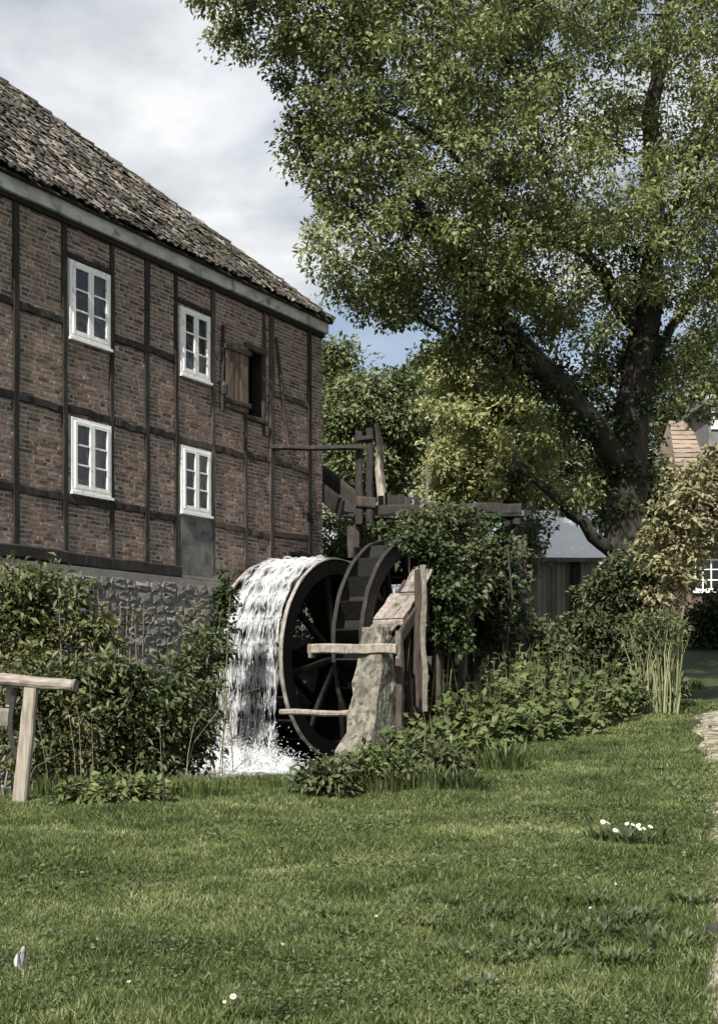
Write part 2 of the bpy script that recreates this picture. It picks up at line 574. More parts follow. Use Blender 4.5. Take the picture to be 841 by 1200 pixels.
# ------------------------------------------------------------------ the ground
def grid_mesh(name, xs, ys, m, dz=0.0, hf=hgt, smooth=True):
    X, Y = np.meshgrid(xs, ys)
    Z = hf(X, Y) + dz
    V = np.stack([X.ravel(), Y.ravel(), Z.ravel()], 1)
    nx, ny = len(xs), len(ys)
    i, j = np.meshgrid(np.arange(nx - 1), np.arange(ny - 1))
    a = (j * nx + i).ravel()
    Fc = np.stack([a, a + 1, a + 1 + nx, a + nx], 1)
    return np_mesh(name, V, Fc, m, smooth=smooth)


xs = np.concatenate([np.linspace(-900, -60, 8), np.linspace(-50, -13, 12), np.arange(-12, 14.01, 0.22), np.linspace(16, 50, 12), np.linspace(70, 900, 8)])
ys = np.concatenate([np.linspace(-300, -12, 8), np.arange(-10, 3, 1.0), np.arange(3, 30.01, 0.22), np.linspace(31, 70, 30), np.linspace(80, 1200, 10)])
tag(link('ground', grid_mesh('ground', xs, ys, MT['soil'])), kind='structure')

# the stream under the wheels
wa = Acc()
c = [L2W(5, -0.0, -0.24), L2W(-16, -0.0, -0.24), L2W(-16, -3.9, -0.24), L2W(5, -3.9, -0.24)]
wa.add(c, [(0, 1, 2, 3)])
tag(wa.obj('stream_water', MT['water']), kind='structure')

# the sandy path
PATH_Y = np.array([3.0, 5, 8, 12, 16, 20, 22, 24, 30, 36])
PATH_X = np.array([1.25, 1.75, 2.68, 3.9, 5.15, 6.5, 7.25, 8.0, 12.0, 16.0])
PATH_W = np.array([0.26, 0.30, 0.36, 0.45, 0.55, 0.85, 1.2, 1.3, 1.4, 1.4])


def path_d(X, Y):
    """signed distance-like value, negative on the path"""
    return np.abs(X - np.interp(Y, PATH_Y, PATH_X)) - np.interp(Y, PATH_Y, PATH_W)


pv, pf = [], []
yy = np.arange(3, 36, 0.25)
for i, y in enumerate(yy):
    cx = np.interp(y, PATH_Y, PATH_X)
    w = np.interp(y, PATH_Y, PATH_W)
    for j in range(9):
        x = cx + (j / 4 - 1) * w * (1 + 0.12 * math.sin(y * 2.7 + j) * (j in (0, 8)))
        edge = 1 - abs(j / 4 - 1)
        pv.append((x, y, gz(x, y) + 0.004 + 0.03 * min(1, edge * 3) - (0.02 if j in (0, 8) else 0)))
    if i:
        for j in range(8):
            a = (i - 1) * 9 + j
            pf.append((a, a + 1, a + 10, a + 9))
tag(link('path', np_mesh('path', pv, pf, MT['path'], smooth=True)), kind='structure')

# ------------------------------------------------------------------ the mill
mill = empty('mill', L2W(0, 0, 0), WALL_ANG, 'brown brick timber-framed watermill with hipped tile roof beside the wheel', 'building')
XL = -12.5                      # the wall runs on out of the picture
Z_SILL, Z_EAVE = 3.22, 8.47
win = [(wl(80), wl(127.5), 6.67, 7.87), (wl(82), wl(128.5), 4.27, 5.43), (wl(210), wl(244.5), 6.67, 7.85), (wl(210.5), wl(245.5), 4.27, 5.43)]
hatch = (wl(289), wl(306.5), 6.33, 7.55)
panel = (wl(209.5), wl(249), 3.18, 4.19)
openings = win + [hatch]
# mortar backing with real openings
xb = sorted({XL, 0.0, *[w[0] for w in openings], *[w[1] for w in openings]})
zb = sorted({Z_SILL - 0.1, Z_EAVE + 0.2, *[w[2] for w in openings], *[w[3] for w in openings]})
a = Acc()
for i in range(len(xb) - 1):
    for j in range(len(zb) - 1):
        cx, cz = (xb[i] + xb[i + 1]) / 2, (zb[j] + zb[j + 1]) / 2
        if any(w[0] < cx < w[1] and w[2] < cz < w[3] for w in openings):
            continue
        a.add([(xb[i], 0, zb[j]), (xb[i + 1], 0, zb[j]), (xb[i + 1], 0, zb[j + 1]), (xb[i], 0, zb[j + 1])], [(0, 1, 2, 3)])
for (x0, x1, z0, z1) in win:     # reveals
    D = 0.22
    a.add([(x0, 0, z0), (x1, 0, z0), (x1, D, z0), (x0, D, z0)], [(0, 3, 2, 1)])
    a.add([(x0, 0, z1), (x1, 0, z1), (x1, D, z1), (x0, D, z1)], [(0, 1, 2, 3)])
    a.add([(x0, 0, z0), (x0, D, z0), (x0, D, z1), (x0, 0, z1)], [(0, 1, 2, 3)])
    a.add([(x1, 0, z0), (x1, D, z0), (x1, D, z1), (x1, 0, z1)], [(0, 3, 2, 1)])
# the other three sides
a.add([(0, 0, 3), (0, 9, 3), (0, 9, Z_EAVE + .2), (0, 0, Z_EAVE + .2)], [(0, 1, 2, 3)])
a.add([(XL, 0, 3), (XL, 9, 3), (XL, 9, Z_EAVE + .2), (XL, 0, Z_EAVE + .2)], [(3, 2, 1, 0)])
a.add([(XL, 9, 3), (0, 9, 3), (0, 9, Z_EAVE + .2), (XL, 9, Z_EAVE + .2)], [(3, 2, 1, 0)])
wall = a.obj('wall', MT['mortar'], mill)
for n_ in MT['brick'].node_tree.nodes:      # stains run over the wall, not brick by brick
    if n_.bl_idname == 'ShaderNodeTexCoord':
        n_.object = mill
x0, x1, z0, z1 = hatch
b = Acc()
for (u0, u1, v0, v1) in ((x0 - .04, x0, z0, z1), (x1, x1 + .04, z0, z1), (x0 - .04, x1 + .04, z0 - .04, z0), (x0 - .04, x1 + .04, z1, z1 + .04)):
    b.box(u0, u1, .012, .24, v0, v1)
b.obj('hatch_reveal', MT['tar'], mill)  # near-black colour puts the shade of the opening into its reveal
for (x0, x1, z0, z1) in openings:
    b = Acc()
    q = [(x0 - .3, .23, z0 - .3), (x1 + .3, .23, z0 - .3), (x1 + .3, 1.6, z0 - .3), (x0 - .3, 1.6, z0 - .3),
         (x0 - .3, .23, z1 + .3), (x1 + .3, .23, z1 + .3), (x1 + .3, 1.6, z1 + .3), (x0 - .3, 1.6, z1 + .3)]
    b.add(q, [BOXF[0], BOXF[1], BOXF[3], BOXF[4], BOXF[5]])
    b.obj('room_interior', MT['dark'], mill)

# bricks, course by course
CH, ML = 0.071, 0.0145
bricks = []
z = Z_SILL - 0.06
row = 0
while z < Z_EAVE + 0.06:
    x = XL + random.uniform(0, 0.1)
    k = row % 2
    while x < -0.005:
        ln = (0.228 if (k % 2 == 0) else 0.108) * random.uniform(0.93, 1.07)
        if random.random() < 0.13:
            ln *= 0.72
        x1 = min(x + ln, 0.004)
        zz = z + random.gauss(0, 0.0022) + 0.010 * math.sin(x * 0.9 + 1) * 0.6
        if x1 - x > 0.03 and not any(x1 > w[0] + .01 and x < w[1] - .01 and zz + CH > w[2] + .02 and zz < w[3] - .02 for w in openings + [panel]):
            bricks.append((x, x1, zz, zz + CH - ML - random.uniform(-.002, .004)))
        x = x1 + ML + random.uniform(-.002, .006)
        k += 1
    z += CH
    row += 1


def brick_shape(x0, x1, z0, z1, d):
    j = lambda s: random.gauss(0, s)
    c = 0.005
    v = [(x0 + j(.002), .02, z0 + j(.002)), (x1 + j(.002), .02, z0 + j(.002)), (x1 + j(.002), .02, z1 + j(.002)), (x0 + j(.002), .02, z1 + j(.002))]
    v += [(x0 + c + j(.002), -d + j(.0013), z0 + c + j(.0015)), (x1 - c + j(.002), -d + j(.0013), z0 + c + j(.0015)),
          (x1 - c + j(.002), -d + j(.0013), z1 - c + j(.0015)), (x0 + c + j(.002), -d + j(.0013), z1 - c + j(.0015))]
    return v, [(4, 5, 6, 7), (0, 1, 5, 4), (1, 2, 6, 5), (2, 3, 7, 6), (3, 0, 4, 7)]


def brick_px(b):
    p = L2W((b[0] + b[1]) / 2, 0, (b[2] + b[3]) / 2)
    return 420.5 + p.x / p.y * F, p.y


vis = sorted([i for i, b in enumerate(bricks) if brick_px(b)[0] > 3 and b[1] - b[0] > 0.17 and not any(abs(wl(p) - (b[0] + b[1]) / 2) < 0.14 for p in (18, 76, 131))],
             key=lambda i: brick_px(bricks[i])[1])[:300]
vs = set(vis)
variants = []
for k in range(12):
    b = Acc()
    b.add(*brick_shape(-.114, .114, -.029, .029, random.uniform(.006, .011)), val=(k + .5) / 12)
    variants.append(b.mesh('brick', MT['brick']))
rest = Acc()
for i, (x0, x1, z0, z1) in enumerate(bricks):
    if i in vs:
        o = link('brick', random.choice(variants), wall)
        o.location = ((x0 + x1) / 2, 0, (z0 + z1) / 2)
        o.scale = ((x1 - x0) / .228, 1, (z1 - z0) / .058)
    else:
        rest.add(*brick_shape(x0, x1, z0, z1, random.uniform(.005, .012)))
tag(rest.obj('brickwork', MT['brick'], wall), kind='stuff')

# timber frame
def post(px, w, z0=Z_SILL, z1=Z_EAVE, m='tar', x=None, lean=0.0):
    x = wl(px) if x is None else x
    Acc().beam((x, 0.0, z0), (x + lean, 0.0, z1), w * 1.12, 0.085, seg=9, jit=0.006, cham=0.09).obj('timber_post', MT[m], mill)


for px, w, m in ((18, .10, 'tar'), (76, .09, 'tar'), (131, .075, 'tar'), (171, .10, 'tar'), (206, .07, 'tar'), (249, .09, 'oldbeam'), (318, .13, 'oldbeam'), (362, .12, 'tar')):
    post(px, w, m=m, lean=random.uniform(-.03, .03))
post(287, .06, Z_SILL, 6.3, 'oldbeam')
post(308.5, .06, 6.0, Z_EAVE, 'oldbeam')
post(0, .14, x=-9.4)
post(0, .14, x=-10.5)
post(0, .14, x=-11.6)
cols_x = [XL, -11.6, -10.5, -9.4, wl(18), wl(76), wl(131), wl(171), wl(206), wl(249), wl(287), wl(318), wl(362)]
for i in range(len(cols_x) - 1):
    x0, x1 = cols_x[i] + .05, cols_x[i + 1] - .05
    for z in (6.9, 5.55, 4.15):
        if z == 6.9 and i in (5, 8, 9, 10):
            continue
        if z == 4.15 and i == 8:
            continue
        m = 'tar' if i < 8 else 'oldbeam'
        dz = random.uniform(-.03, .03)
        Acc().beam((x0, .004, z + dz), (x1, .004, z + dz + random.uniform(-.03, .03)), .085, .12, seg=6, jit=.008, cham=.1).obj('timber_rail', MT[m], mill)
for i in (5, 8):
    Acc().beam((cols_x[i] + .05, .026, 7.95), (cols_x[i + 1] - .05, .026, 7.94), .11, .09, seg=6, jit=.006).obj('timber_rail', MT['tar'], mill)
# sill beam, in two lengths, gone under the right bays
Acc().beam((XL, .0, 3.22), (-9.0, .0, 3.22), .20, .20, seg=8, jit=.008, cham=.1).obj('sill_beam', MT['tar'], mill)
Acc().beam((-9.0, .0, 3.22), (wl(208), .0, 3.2), .20, .20, seg=12, jit=.008, cham=.1).obj('sill_beam', MT['tar'], mill)
# slanting brace in the last bay
Acc().beam((wl(322), -.03, 7.98), (wl(337), -.035, 5.85), .06, .06, seg=7, jit=.006).obj('brace', MT['oldbeam'], mill)
# the cable pipe down the wall
Acc().tube([(wl(288), -.035, 5.3), (wl(288.5), -.035, 4.3), (wl(288), -.035, 3.3)], .014, 6).obj('pipe', MT['iron'], mill)
# wall pole out to the sluice posts
# grey panel below the low right window
b = Acc()
n = 10
x0, x1, z0, z1 = panel
b.beam(((x0 + x1) / 2, .0, z0), ((x0 + x1) / 2, .0, z1), x1 - x0 - .02, .05, seg=10, jit=.003, cham=.02)
pl = b.obj('plaster_panel', MT['plaster'], mill)

# cornice board along the eaves
xc = [XL, -9.7, -6.6, -3.1, 0.04]
for i in range(4):
    Acc().beam((xc[i] + .002, -.055, 8.575), (xc[i + 1] - .002, -.055, 8.575), .16, .215, seg=10, jit=.003, cham=.03).obj('cornice_board', MT['cornice'], mill)
Acc().beam((XL, -.02, 8.43), (.0, -.02, 8.43), .10, .09, seg=14, jit=.004, cham=.06).obj('cornice_shade', MT['tar'], mill)  # dark strip added as the painted shadow line under the cornice
Acc().beam((-.02, .06, 8.57), (-.02, 9, 8.57), .10, .20, seg=8, jit=.003, cham=.03).obj('cornice_board', MT['cornice'], mill)

# windows
def window(x0, x1, z0, z1):
    w = 0.055
    a = Acc()
    y0, y1 = -.045, .05
    a.box(x0, x0 + w, y0, y1, z0, z1).box(x1 - w, x1, y0, y1, z0, z1)
    a.box(x0 + w, x1 - w, y0 + .002, y1, z1 - w, z1).box(x0 + w, x1 - w, y0 + .002, y1, z0, z0 + w)
    wn = a.obj('window', MT['white'], mill)
    xm = (x0 + x1) / 2
    for (c0, c1) in ((x0 + w + .004, xm - .004), (xm + .004, x1 - w - .004)):
        f = .05
        zz0, zz1 = z0 + w + .004, z1 - w - .004
        c = Acc()
        yc0, yc1 = -.062, -.012
        c.box(c0, c0 + f, yc0, yc1, zz0, zz1).box(c1 - f, c1, yc0, yc1, zz0, zz1)
        c.box(c0 + f, c1 - f, yc0 + .002, yc1, zz1 - f, zz1).box(c0 + f, c1 - f, yc0 + .002, yc1, zz0, zz0 + f * 1.2)
        h = (zz1 - zz0 - f * 2.2) / 3
        for k in (1, 2):
            zb_ = zz0 + f * 1.2 + h * k
            c.box(c0 + f, c1 - f, yc0 + .006, yc1, zb_ - .014, zb_ + .014)
        c.obj('casement', MT['white'], wn)
        for k in range(3):
            za = zz0 + f * 1.2 + h * k + (.014 if k else 0)
            zt = zz0 + f * 1.2 + h * (k + 1) - (.014 if k < 2 else 0)
            ty = random.uniform(-.004, .004)
            g = Acc()
            g.add([(c0 + f, -.034 + ty, za), (c1 - f, -.034 - ty, za), (c1 - f, -.034 - ty * .5, zt), (c0 + f, -.034 + ty, zt)], [(0, 1, 2, 3)])
            g.obj('pane', MT['glass'], wn)
    # sill board
    Acc().box(x0 - .02, x1 + .02, -.085, .02, z0 - .045, z0 - .003).obj('sill', MT['white'], wn)
    # curtains drawn to the sides, with a short one below
    r1, r2, r3 = random.uniform(.16, .26), random.uniform(.16, .3), random.uniform(.25, .4)
    for (a0, a1, top) in ((x0 + .05, x0 + (x1 - x0) * r1, z1), (x1 - (x1 - x0) * r2, x1 - .05, z1), (x0 + .05, x0 + (x1 - x0) * random.choice((.5, .95)), z0 + (z1 - z0) * r3)):
        nseg = 14
        V = []
        for i in range(nseg + 1):
            xx = a0 + (a1 - a0) * i / nseg
            yy_ = .12 + .022 * math.sin(i * 2.1) + (.03 if top < z1 else 0)
            V += [(xx, yy_, z0 + .03), (xx, yy_, top - .04)]
        Fc = [(2 * i, 2 * i + 2, 2 * i + 3, 2 * i + 1) for i in range(nseg)]
        Acc().add(V, Fc).obj('curtain', MT['curtain'], wn)
    return wn


for w in win:
    window(*w)

# the hatch: frame, open shutter
x0, x1, z0, z1 = hatch
h = empty('hatch', (0, 0, 0))
h.parent = mill
a = Acc()
a.beam((x1 + .03, -.005, z0 - .05), (x1 + .03, -.005, z1 + .05), .06, .05)
a.obj('frame', MT['oldbeam'], h)
Acc().beam((x0 - .1, -.012, z1 + .06), (x1 + .12, -.012, z1 + .06), .1, .12).obj('lintel', MT['oldbeam'], h)
Acc().beam((x0 - .1, -.012, z0 - .06), (x1 + .12, -.012, z0 - .06), .12, .1).obj('sill', MT['oldbeam'], h)
MT['shutter'] = mat('shutter_board', [(0.3, (0.075, 0.052, 0.04)), (0.6, (0.14, 0.10, 0.077)), (0.85, (0.21, 0.16, 0.13))], scale=5, stretch=(1, 1, .2), bump=.6, var=.4)
sh0, sh1 = wl(261), wl(288)
nb = 5
for i in range(nb):
    xa = sh0 + (sh1 - sh0) * i / nb
    xb_ = sh0 + (sh1 - sh0) * (i + 1) / nb - .008
    Acc().beam(((xa + xb_) / 2, -.065, z0 + random.uniform(-.02, .02)), ((xa + xb_) / 2, -.065, z1 + random.uniform(-.02, .02)), xb_ - xa, .03, jit=.002).obj('shutter_board', MT['shutter'], h)
for zz in (z0 + .12, z1 - .12):
    Acc().beam((sh0 - .05, -.095, zz), (sh1 + .04, -.095, zz + .01), .03, .09, jit=.002).obj('shutter_ledge', MT['oldbeam'], h)
Acc().beam((sh0 - .08, -.06, z0 - .1), (sh0 - .06, -.06, z1 + .25), .05, .05).obj('hinge_post', MT['tar'], h)
# small lamp bracket beside the shutter
lb = Acc()
lb.tube([(sh0 - .16, -.02, 6.75), (sh0 - .16, -.12, 6.78), (sh0 - .16, -.16, 6.72)], .015, 6)
lb.tube([(sh0 - .16, -.16, 6.74), (sh0 - .16, -.16, 6.66), (sh0 - .16, -.16, 6.5)], [.02, .07, .06], 8)
lb.obj('lamp_bracket', MT['iron'], mill)

# roof: deck planes
ZE, OV, XE = 8.685, 0.22, 0.10
RUN = 4.75
PITCH = R(42.0)
TP = math.tan(PITCH)
ZR = ZE + (RUN + OV) * TP
a = Acc()
e0, e1 = (XL, -OV, ZE), (XE, -OV, ZE)
r1 = (XE - RUN - OV, RUN, ZR)
r0 = (XL, RUN, ZR)
b0, b1 = (XL, 2 * RUN + OV, ZE), (XE, 2 * RUN + OV, ZE)
a.add([e0, e1, r1, r0, b0, b1], [(0, 1, 2, 3), (1, 5, 2), (5, 4, 3, 2), (0, 3, 4), (0, 4, 5, 1)])
roof = a.obj('roof', MT['roofdeck'], mill)
# tiles
SLOPE = Vector((0, math.cos(PITCH), math.sin(PITCH)))
NRM = Vector((0, -math.sin(PITCH), math.cos(PITCH)))
TW, TE, TL = 0.175, 0.145, 0.27


def tile_shape(k):
    """pantile: wavy across, with thickness and a front lip"""
    sec = []
    for i in range(6):
        u = i / 5
        sec.append(((u - .5) * TW * 1.06, 0.022 * math.sin(u * 2 * PI + .4) + random.gauss(0, .002)))
    V = []
    th = .016
    for (yy_, up) in ((0, 0.032), (TL, 0.0)):
        for (x, hh) in sec:
            V.append((x + random.gauss(0, .003), yy_ + random.gauss(0, .004), hh + up + .012))
    for (x, hh) in sec:
        V.append((x, 0.0 + random.gauss(0, .003), hh + .032 + .012 - th * 1.6))
    Fc = [(i, i + 1, 7 + i, 6 + i) for i in range(5)] + [(12 + i, 13 + i, i + 1, i) for i in range(5)]
    return V, Fc


tv = []
for k in range(16):
    b = Acc()
    b.add(*tile_shape(k), val=random.random() * .9 if k % 5 else .97)
    tv.append(b.mesh('roof_tile', MT['tile']))
tiles = []
rowi = 0
d = 0.02
while d < (RUN + OV) / math.cos(PITCH) - .1:
    yl = -OV + d * math.cos(PITCH) - .03
    xr = XE - (yl + OV) - .02
    x = XL + (TW * .5 if rowi % 2 else 0)
    while x < xr:
        tiles.append((x, d))
        x += TW
    d += TE
    rowi += 1
RB = Matrix((Vector((1, 0, 0)), SLOPE, NRM)).transposed()
org = Vector((0, -OV - .035, ZE + .015))


def tile_T(x, d):
    q = Matrix.Rotation(random.gauss(0, .13), 3, 'Z') @ Matrix.Rotation(random.gauss(0, .06), 3, 'X') @ Matrix.Rotation(random.gauss(0, .12), 3, 'Y')
    p = org + SLOPE * (d + random.gauss(0, .035)) + Vector((x + random.gauss(0, .03), 0, 0)) + NRM * abs(random.gauss(0, .008))
    return p, RB @ q


def tile_px(t):
    p = org + SLOPE * t[1]
    w = L2W(t[0], p.y, p.z)
    return 420.5 + w.x / w.y * F, w.y


tvis = sorted([i for i, t in enumerate(tiles) if tile_px(t)[0] > 2], key=lambda i: tile_px(tiles[i])[1])[:300]
tvs = set(tvis)
rest = Acc()
for i, (x, d) in enumerate(tiles):
    p, q = tile_T(x, d)
    if i in tvs:
        o = link('roof_tile', random.choice(tv), roof)
        o.location = p
        o.rotation_euler = q.to_euler()
    else:
        V, Fc = tile_shape(0)
        rest.add([p + q @ Vector(v) for v in V], Fc, val=random.random() * .9 if random.random() < .85 else .97)
tag(rest.obj('roof_tiling', MT['tile'], roof), kind='stuff')
# hip and ridge tiles
HP0, HP1 = Vector((XE, -OV, ZE + .04)), Vector((XE - RUN - OV, RUN, ZR + .04))
nh = 26
for i in range(nh):
    a_, b_ = HP0.lerp(HP1, i / nh), HP0.lerp(HP1, (i + 1.12) / nh)
    Acc().tube([a_ + Vector((0, 0, random.gauss(0, .01))), b_ + Vector((0, 0, random.gauss(-.02, .01)))], [.095, .075], 8, jit=.05).obj('hip_tile', MT['tile'], roof)
for i in range(18):
    x = XE - RUN - OV - i * .4
    Acc().tube([(x, RUN, ZR + .05 + random.gauss(0, .01)), (x - .43, RUN, ZR + .03)], [.11, .09], 8, jit=.05).obj('ridge_tile', MT['tile'], roof)
# a few stray straws/twigs where the ridge meets the hip
for i in range(3):
    x = XE - RUN - OV - .15 + i * .1
    Acc().tube([(x, RUN, ZR), (x + random.uniform(-.05, .05), RUN - .03, ZR + random.uniform(.25, .45))], [.012, .005], 5).obj('lightning_spike' if i == 1 else 'roof_weed', MT['iron'], roof)

# stone foundation
a = Acc()
a.box(XL, .15, -.10, .25, -1.2, 3.10)
a.box(-.1, .15, .25, 9, -1.2, 3.10)
found = a.obj('foundation', MT['fmortar'], mill)


def stone_shape(w, hh, d):
    j = lambda s: random.gauss(0, s)
    base = [(-w, -hh), (-.2 * w, -hh * 1.05), (w * .8, -hh), (w, 0), (w * .9, hh), (.1 * w, hh * 1.06), (-w * .9, hh), (-w * 1.02, .05 * hh)]
    base = [(x + j(.07 * w), z + j(.07 * hh)) for x, z in base]
    V = [(x, .03, z) for x, z in base] + [(x * .93, -d * .75 + j(.01), z * .93) for x, z in base] + [(x * .6, -d + j(.012), z * .6) for x, z in base]
    Fc = [tuple(range(23, 15, -1))]
    for r_ in (0, 8):
        for i in range(8):
            k = (i + 1) % 8
            Fc.append((r_ + i, r_ + k, r_ + 8 + k, r_ + 8 + i))
    Fc = [tuple(reversed(f)) for f in Fc]
    return V, Fc


sv = []
for k in range(10):
    b = Acc()
    b.add(*stone_shape(.5, .5, .014), val=(k + .5) / 10)
    sv.append(b.mesh('stone', MT['stone']))
rest = Acc()
cnt = 0
z = 2.98
while z > -.6:
    hh = random.uniform(.12, .21)
    x = XL
    while x < .0:
        w = random.uniform(.16, .40)
        zz = z - hh / 2 + random.gauss(0, .02)
        cx = x + w / 2
        if z > 1.0 and -8.4 < cx < -2.9 and cnt < 300:
            o = link('stone', random.choice(sv), found)
            o.location = (cx, -.11, zz)
            o.scale = (w * .97, 1, hh * .96)
            o.rotation_euler = (0, random.gauss(0, .07) + random.choice((0, PI)), 0)
            cnt += 1
        else:
            V, Fc = stone_shape(w * .47, hh * .46, .014)
            rest.add([(v[0] + cx, v[1] - .11, v[2] + zz) for v in V], Fc)
        x += w + .015
    z -= hh + .01
tag(rest.obj('rubble_stonework', MT['stone'], found), kind='stuff')

# ------------------------------------------------------------------ the wheels
def wheel(name, label, xc, o0, o1, zc, Rw, depth, nb, arms, m, rim):
    """wheel turning in the plane of the wall; root at its axle on the wall side"""
    root = empty(name, L2W(xc, -o0, zc), WALL_ANG, label, 'water wheel')
    B = o1 - o0
    ri = Rw - depth

    def ring(y0, y1, r0, r1, n=72):
        V, Fc = [], []
        for i in range(n):
            a_ = 2 * PI * i / n
            c_, s_ = math.cos(a_), math.sin(a_)
            w_ = 1 + .004 * math.sin(i * 1.7) + random.gauss(0, .0012)
            V += [(r0 * c_, y0, r0 * s_), (r1 * w_ * c_, y0, r1 * w_ * s_), (r1 * w_ * c_, y1, r1 * w_ * s_), (r0 * c_, y1, r0 * s_)]
        for i in range(n):
            k = (i + 1) % n
            for q in range(4):
                p = (q + 1) % 4
                Fc.append((i * 4 + q, i * 4 + p, k * 4 + p, k * 4 + q))
        return V, Fc
    for y0 in (0, -B):
        s_ = Acc().add(*ring(y0, y0 + (.06 if y0 else -.06), ri - .02, Rw)).obj('shroud', m, root)
        y_ = y0 + (.03 if y0 else -.03)
        Acc().add(*ring(y_ - .036, y_ + .036, Rw - .012, Rw + .012)).obj('rim_edge', rim, s_)
    a_ = Acc()
    # sole boards closing the inside of the buckets
    V, Fc = ring(-.07, -B + .07, ri - .03, ri)
    a_.add(V, Fc)
    a_.obj('sole', m, root)
    for i in range(nb):
        t = 2 * PI * i / nb
        b = Acc()
        p0 = Vector((ri * math.cos(t), 0, ri * math.sin(t)))
        t2 = t - .13
        p1 = Vector(((Rw - .02) * math.cos(t2), 0, (Rw - .02) * math.sin(t2)))
        dn = (p1 - p0).normalized()
        nr = Vector((-dn.z, 0, dn.x)) * .016
        V = []
        for y_ in (-.065, -B + .065):
            for q in (p0 - nr, p1 - nr, p1 + nr, p0 + nr):
                V.append((q.x, y_ + random.gauss(0, .004), q.z))
        b.add(V, [(0, 1, 2, 3), (7, 6, 5, 4), (0, 4, 5, 1), (1, 5, 6, 2), (2, 6, 7, 3), (3, 7, 4, 0)])
        b.obj('bucket_board', m, root)
    for y_ in (-.10, -B + .10):
        for i in range(arms):
            t = PI * 2 * i / arms + .2
            Acc().beam((.12 * math.cos(t), y_, .12 * math.sin(t)), ((ri - .02) * math.cos(t), y_, (ri - .02) * math.sin(t)), .12, .10, up=(0, 1, 0), seg=4, jit=.004).obj('arm', m, root)
    Acc().tube([(0, .28, 0), (0, -B - .55, 0)], .17, 12).obj('axle', m, root)
    return root


W1 = dict(xc=-2.13, o0=0.30, o1=1.78, zc=1.72, Rw=1.83)
wheel('water_wheel', 'large dark wet water wheel with white water pouring over it beside the brick wall', m=MT['wetwood'], rim=MT['rim_sheen'], depth=.27, nb=24, arms=8, **W1)
W2 = dict(xc=-2.6, o0=3.1, o1=3.68, zc=1.90, Rw=1.85)
wheel('water_wheel', 'narrow dry water wheel behind the concrete pier and sloping boards', m=MT['wetwood'], rim=MT['tar'], depth=.24, nb=24, arms=8, **W2)

# water over the first wheel
fall_root = None


def flow_point(u, v, layer):
    """u 0..1 across the wheel, v metres along the flow from the top"""
    Rw = W1['Rw'] - .03 + .022 * layer
    t = v / Rw
    t1 = 1.47
    step = .035 * abs(math.sin(v * PI / .48))
    t += .10
    if t < t1:
        r = Rw - .05 * math.exp(-v * 4) + step
        return (W1['xc'] - r * math.sin(t), W1['zc'] + r * math.cos(t))
    k = (t - t1) * Rw
    x1, z1 = W1['xc'] - (Rw) * math.sin(t1), W1['zc'] + Rw * math.cos(t1)
    dirx, dirz = -math.cos(t1), -math.sin(t1)
    fall = k
    return (x1 - step * .6 - .05 * fall + .012 * layer, z1 - fall)


def fall_sheet(layer, seed, dens):
    r_ = np.random.default_rng(seed)
    nu, nv = 60, 170
    vmax = 4.75
    ph = r_.uniform(0, 6, 12)
    V, A, UV = [], [], []
    for j in range(nv):
        v = vmax * j / (nv - 1)
        for i in range(nu):
            u = i / (nu - 1)
            x, z_ = flow_point(u, v, layer)
            nz = .030 * math.sin(u * 23 + ph[0] + v * 2) + .022 * math.sin(u * 47 + ph[1] - v * 3) + .02 * math.sin(v * 9 + u * 8 + ph[2]) + r_.normal(0, .006)
            t = max(0, (v - 1.5)) / 3.5
            o = W1['o0'] + .17 + (W1['o1'] - W1['o0'] - .25) * u + .12 * t * (u - .5)
            V.append((x - nz * (.4 + t), -o, z_ + nz * (1 - t) * .9))
            e = min(u, 1 - u)
            A.append(dens + .05 * math.sin(v * PI / .48 * 2) - (.12 if e < .04 else 0) - .05 * t + (.10 * max(0, 1 - v)) - .035 * t * 2 + (.3 * max(0, (v - 4.0)) if v > 4.0 else 0))
            UV.append((u + layer * 1.37, v + layer * .9))
    Fc = [(j * nu + i, j * nu + i + 1, (j + 1) * nu + i + 1, (j + 1) * nu + i) for j in range(nv - 1) for i in range(nu - 1)]
    return np_mesh('falling_water', V, Fc, MT['fall'], v=A, smooth=True, uv=UV)


fw = link('falling_water', fall_sheet(0, 1, .02))
fw.location = L2W(0, 0, 0)
fw.rotation_euler = (0, 0, WALL_ANG)
tag(fw, 'white sheet of water streaming over the big wheel into the pool', 'falling water', kind='stuff')
for k, (lay, dn) in enumerate(((1, -.045), (2, -.08), (3, -.11))):
    o = link('water_veil', fall_sheet(lay, 3 + k, dn), fw)
    tag(o, kind='stuff')


def drops(name, pts, dirs, ln, wd, parent, m):
    n = len(pts)
    pts = np.asarray(pts)
    dirs = np.asarray(dirs)
    dirs /= np.linalg.norm(dirs, axis=1, keepdims=True)
    ref = np.tile([0.3, 0.9, 0.2], (n, 1))
    s = np.cross(dirs, ref)
    s /= np.linalg.norm(s, axis=1, keepdims=True)
    t = np.cross(dirs, s)
    ln = np.asarray(ln)[:, None]
    wd = np.asarray(wd)[:, None]
    V = np.stack([pts + dirs * ln, pts + s * wd, pts + t * wd, pts - s * wd, pts - t * wd, pts - dirs * ln], 1).reshape(-1, 3)
    f = np.array([(0, 1, 2), (0, 2, 3), (0, 3, 4), (0, 4, 1), (5, 2, 1), (5, 3, 2), (5, 4, 3), (5, 1, 4)])
    Fc = (np.arange(n)[:, None, None] * 6 + f[None]).reshape(-1, 3)
    return tag(link(name, np_mesh(name, V, Fc, m, smooth=True), parent), kind='stuff')


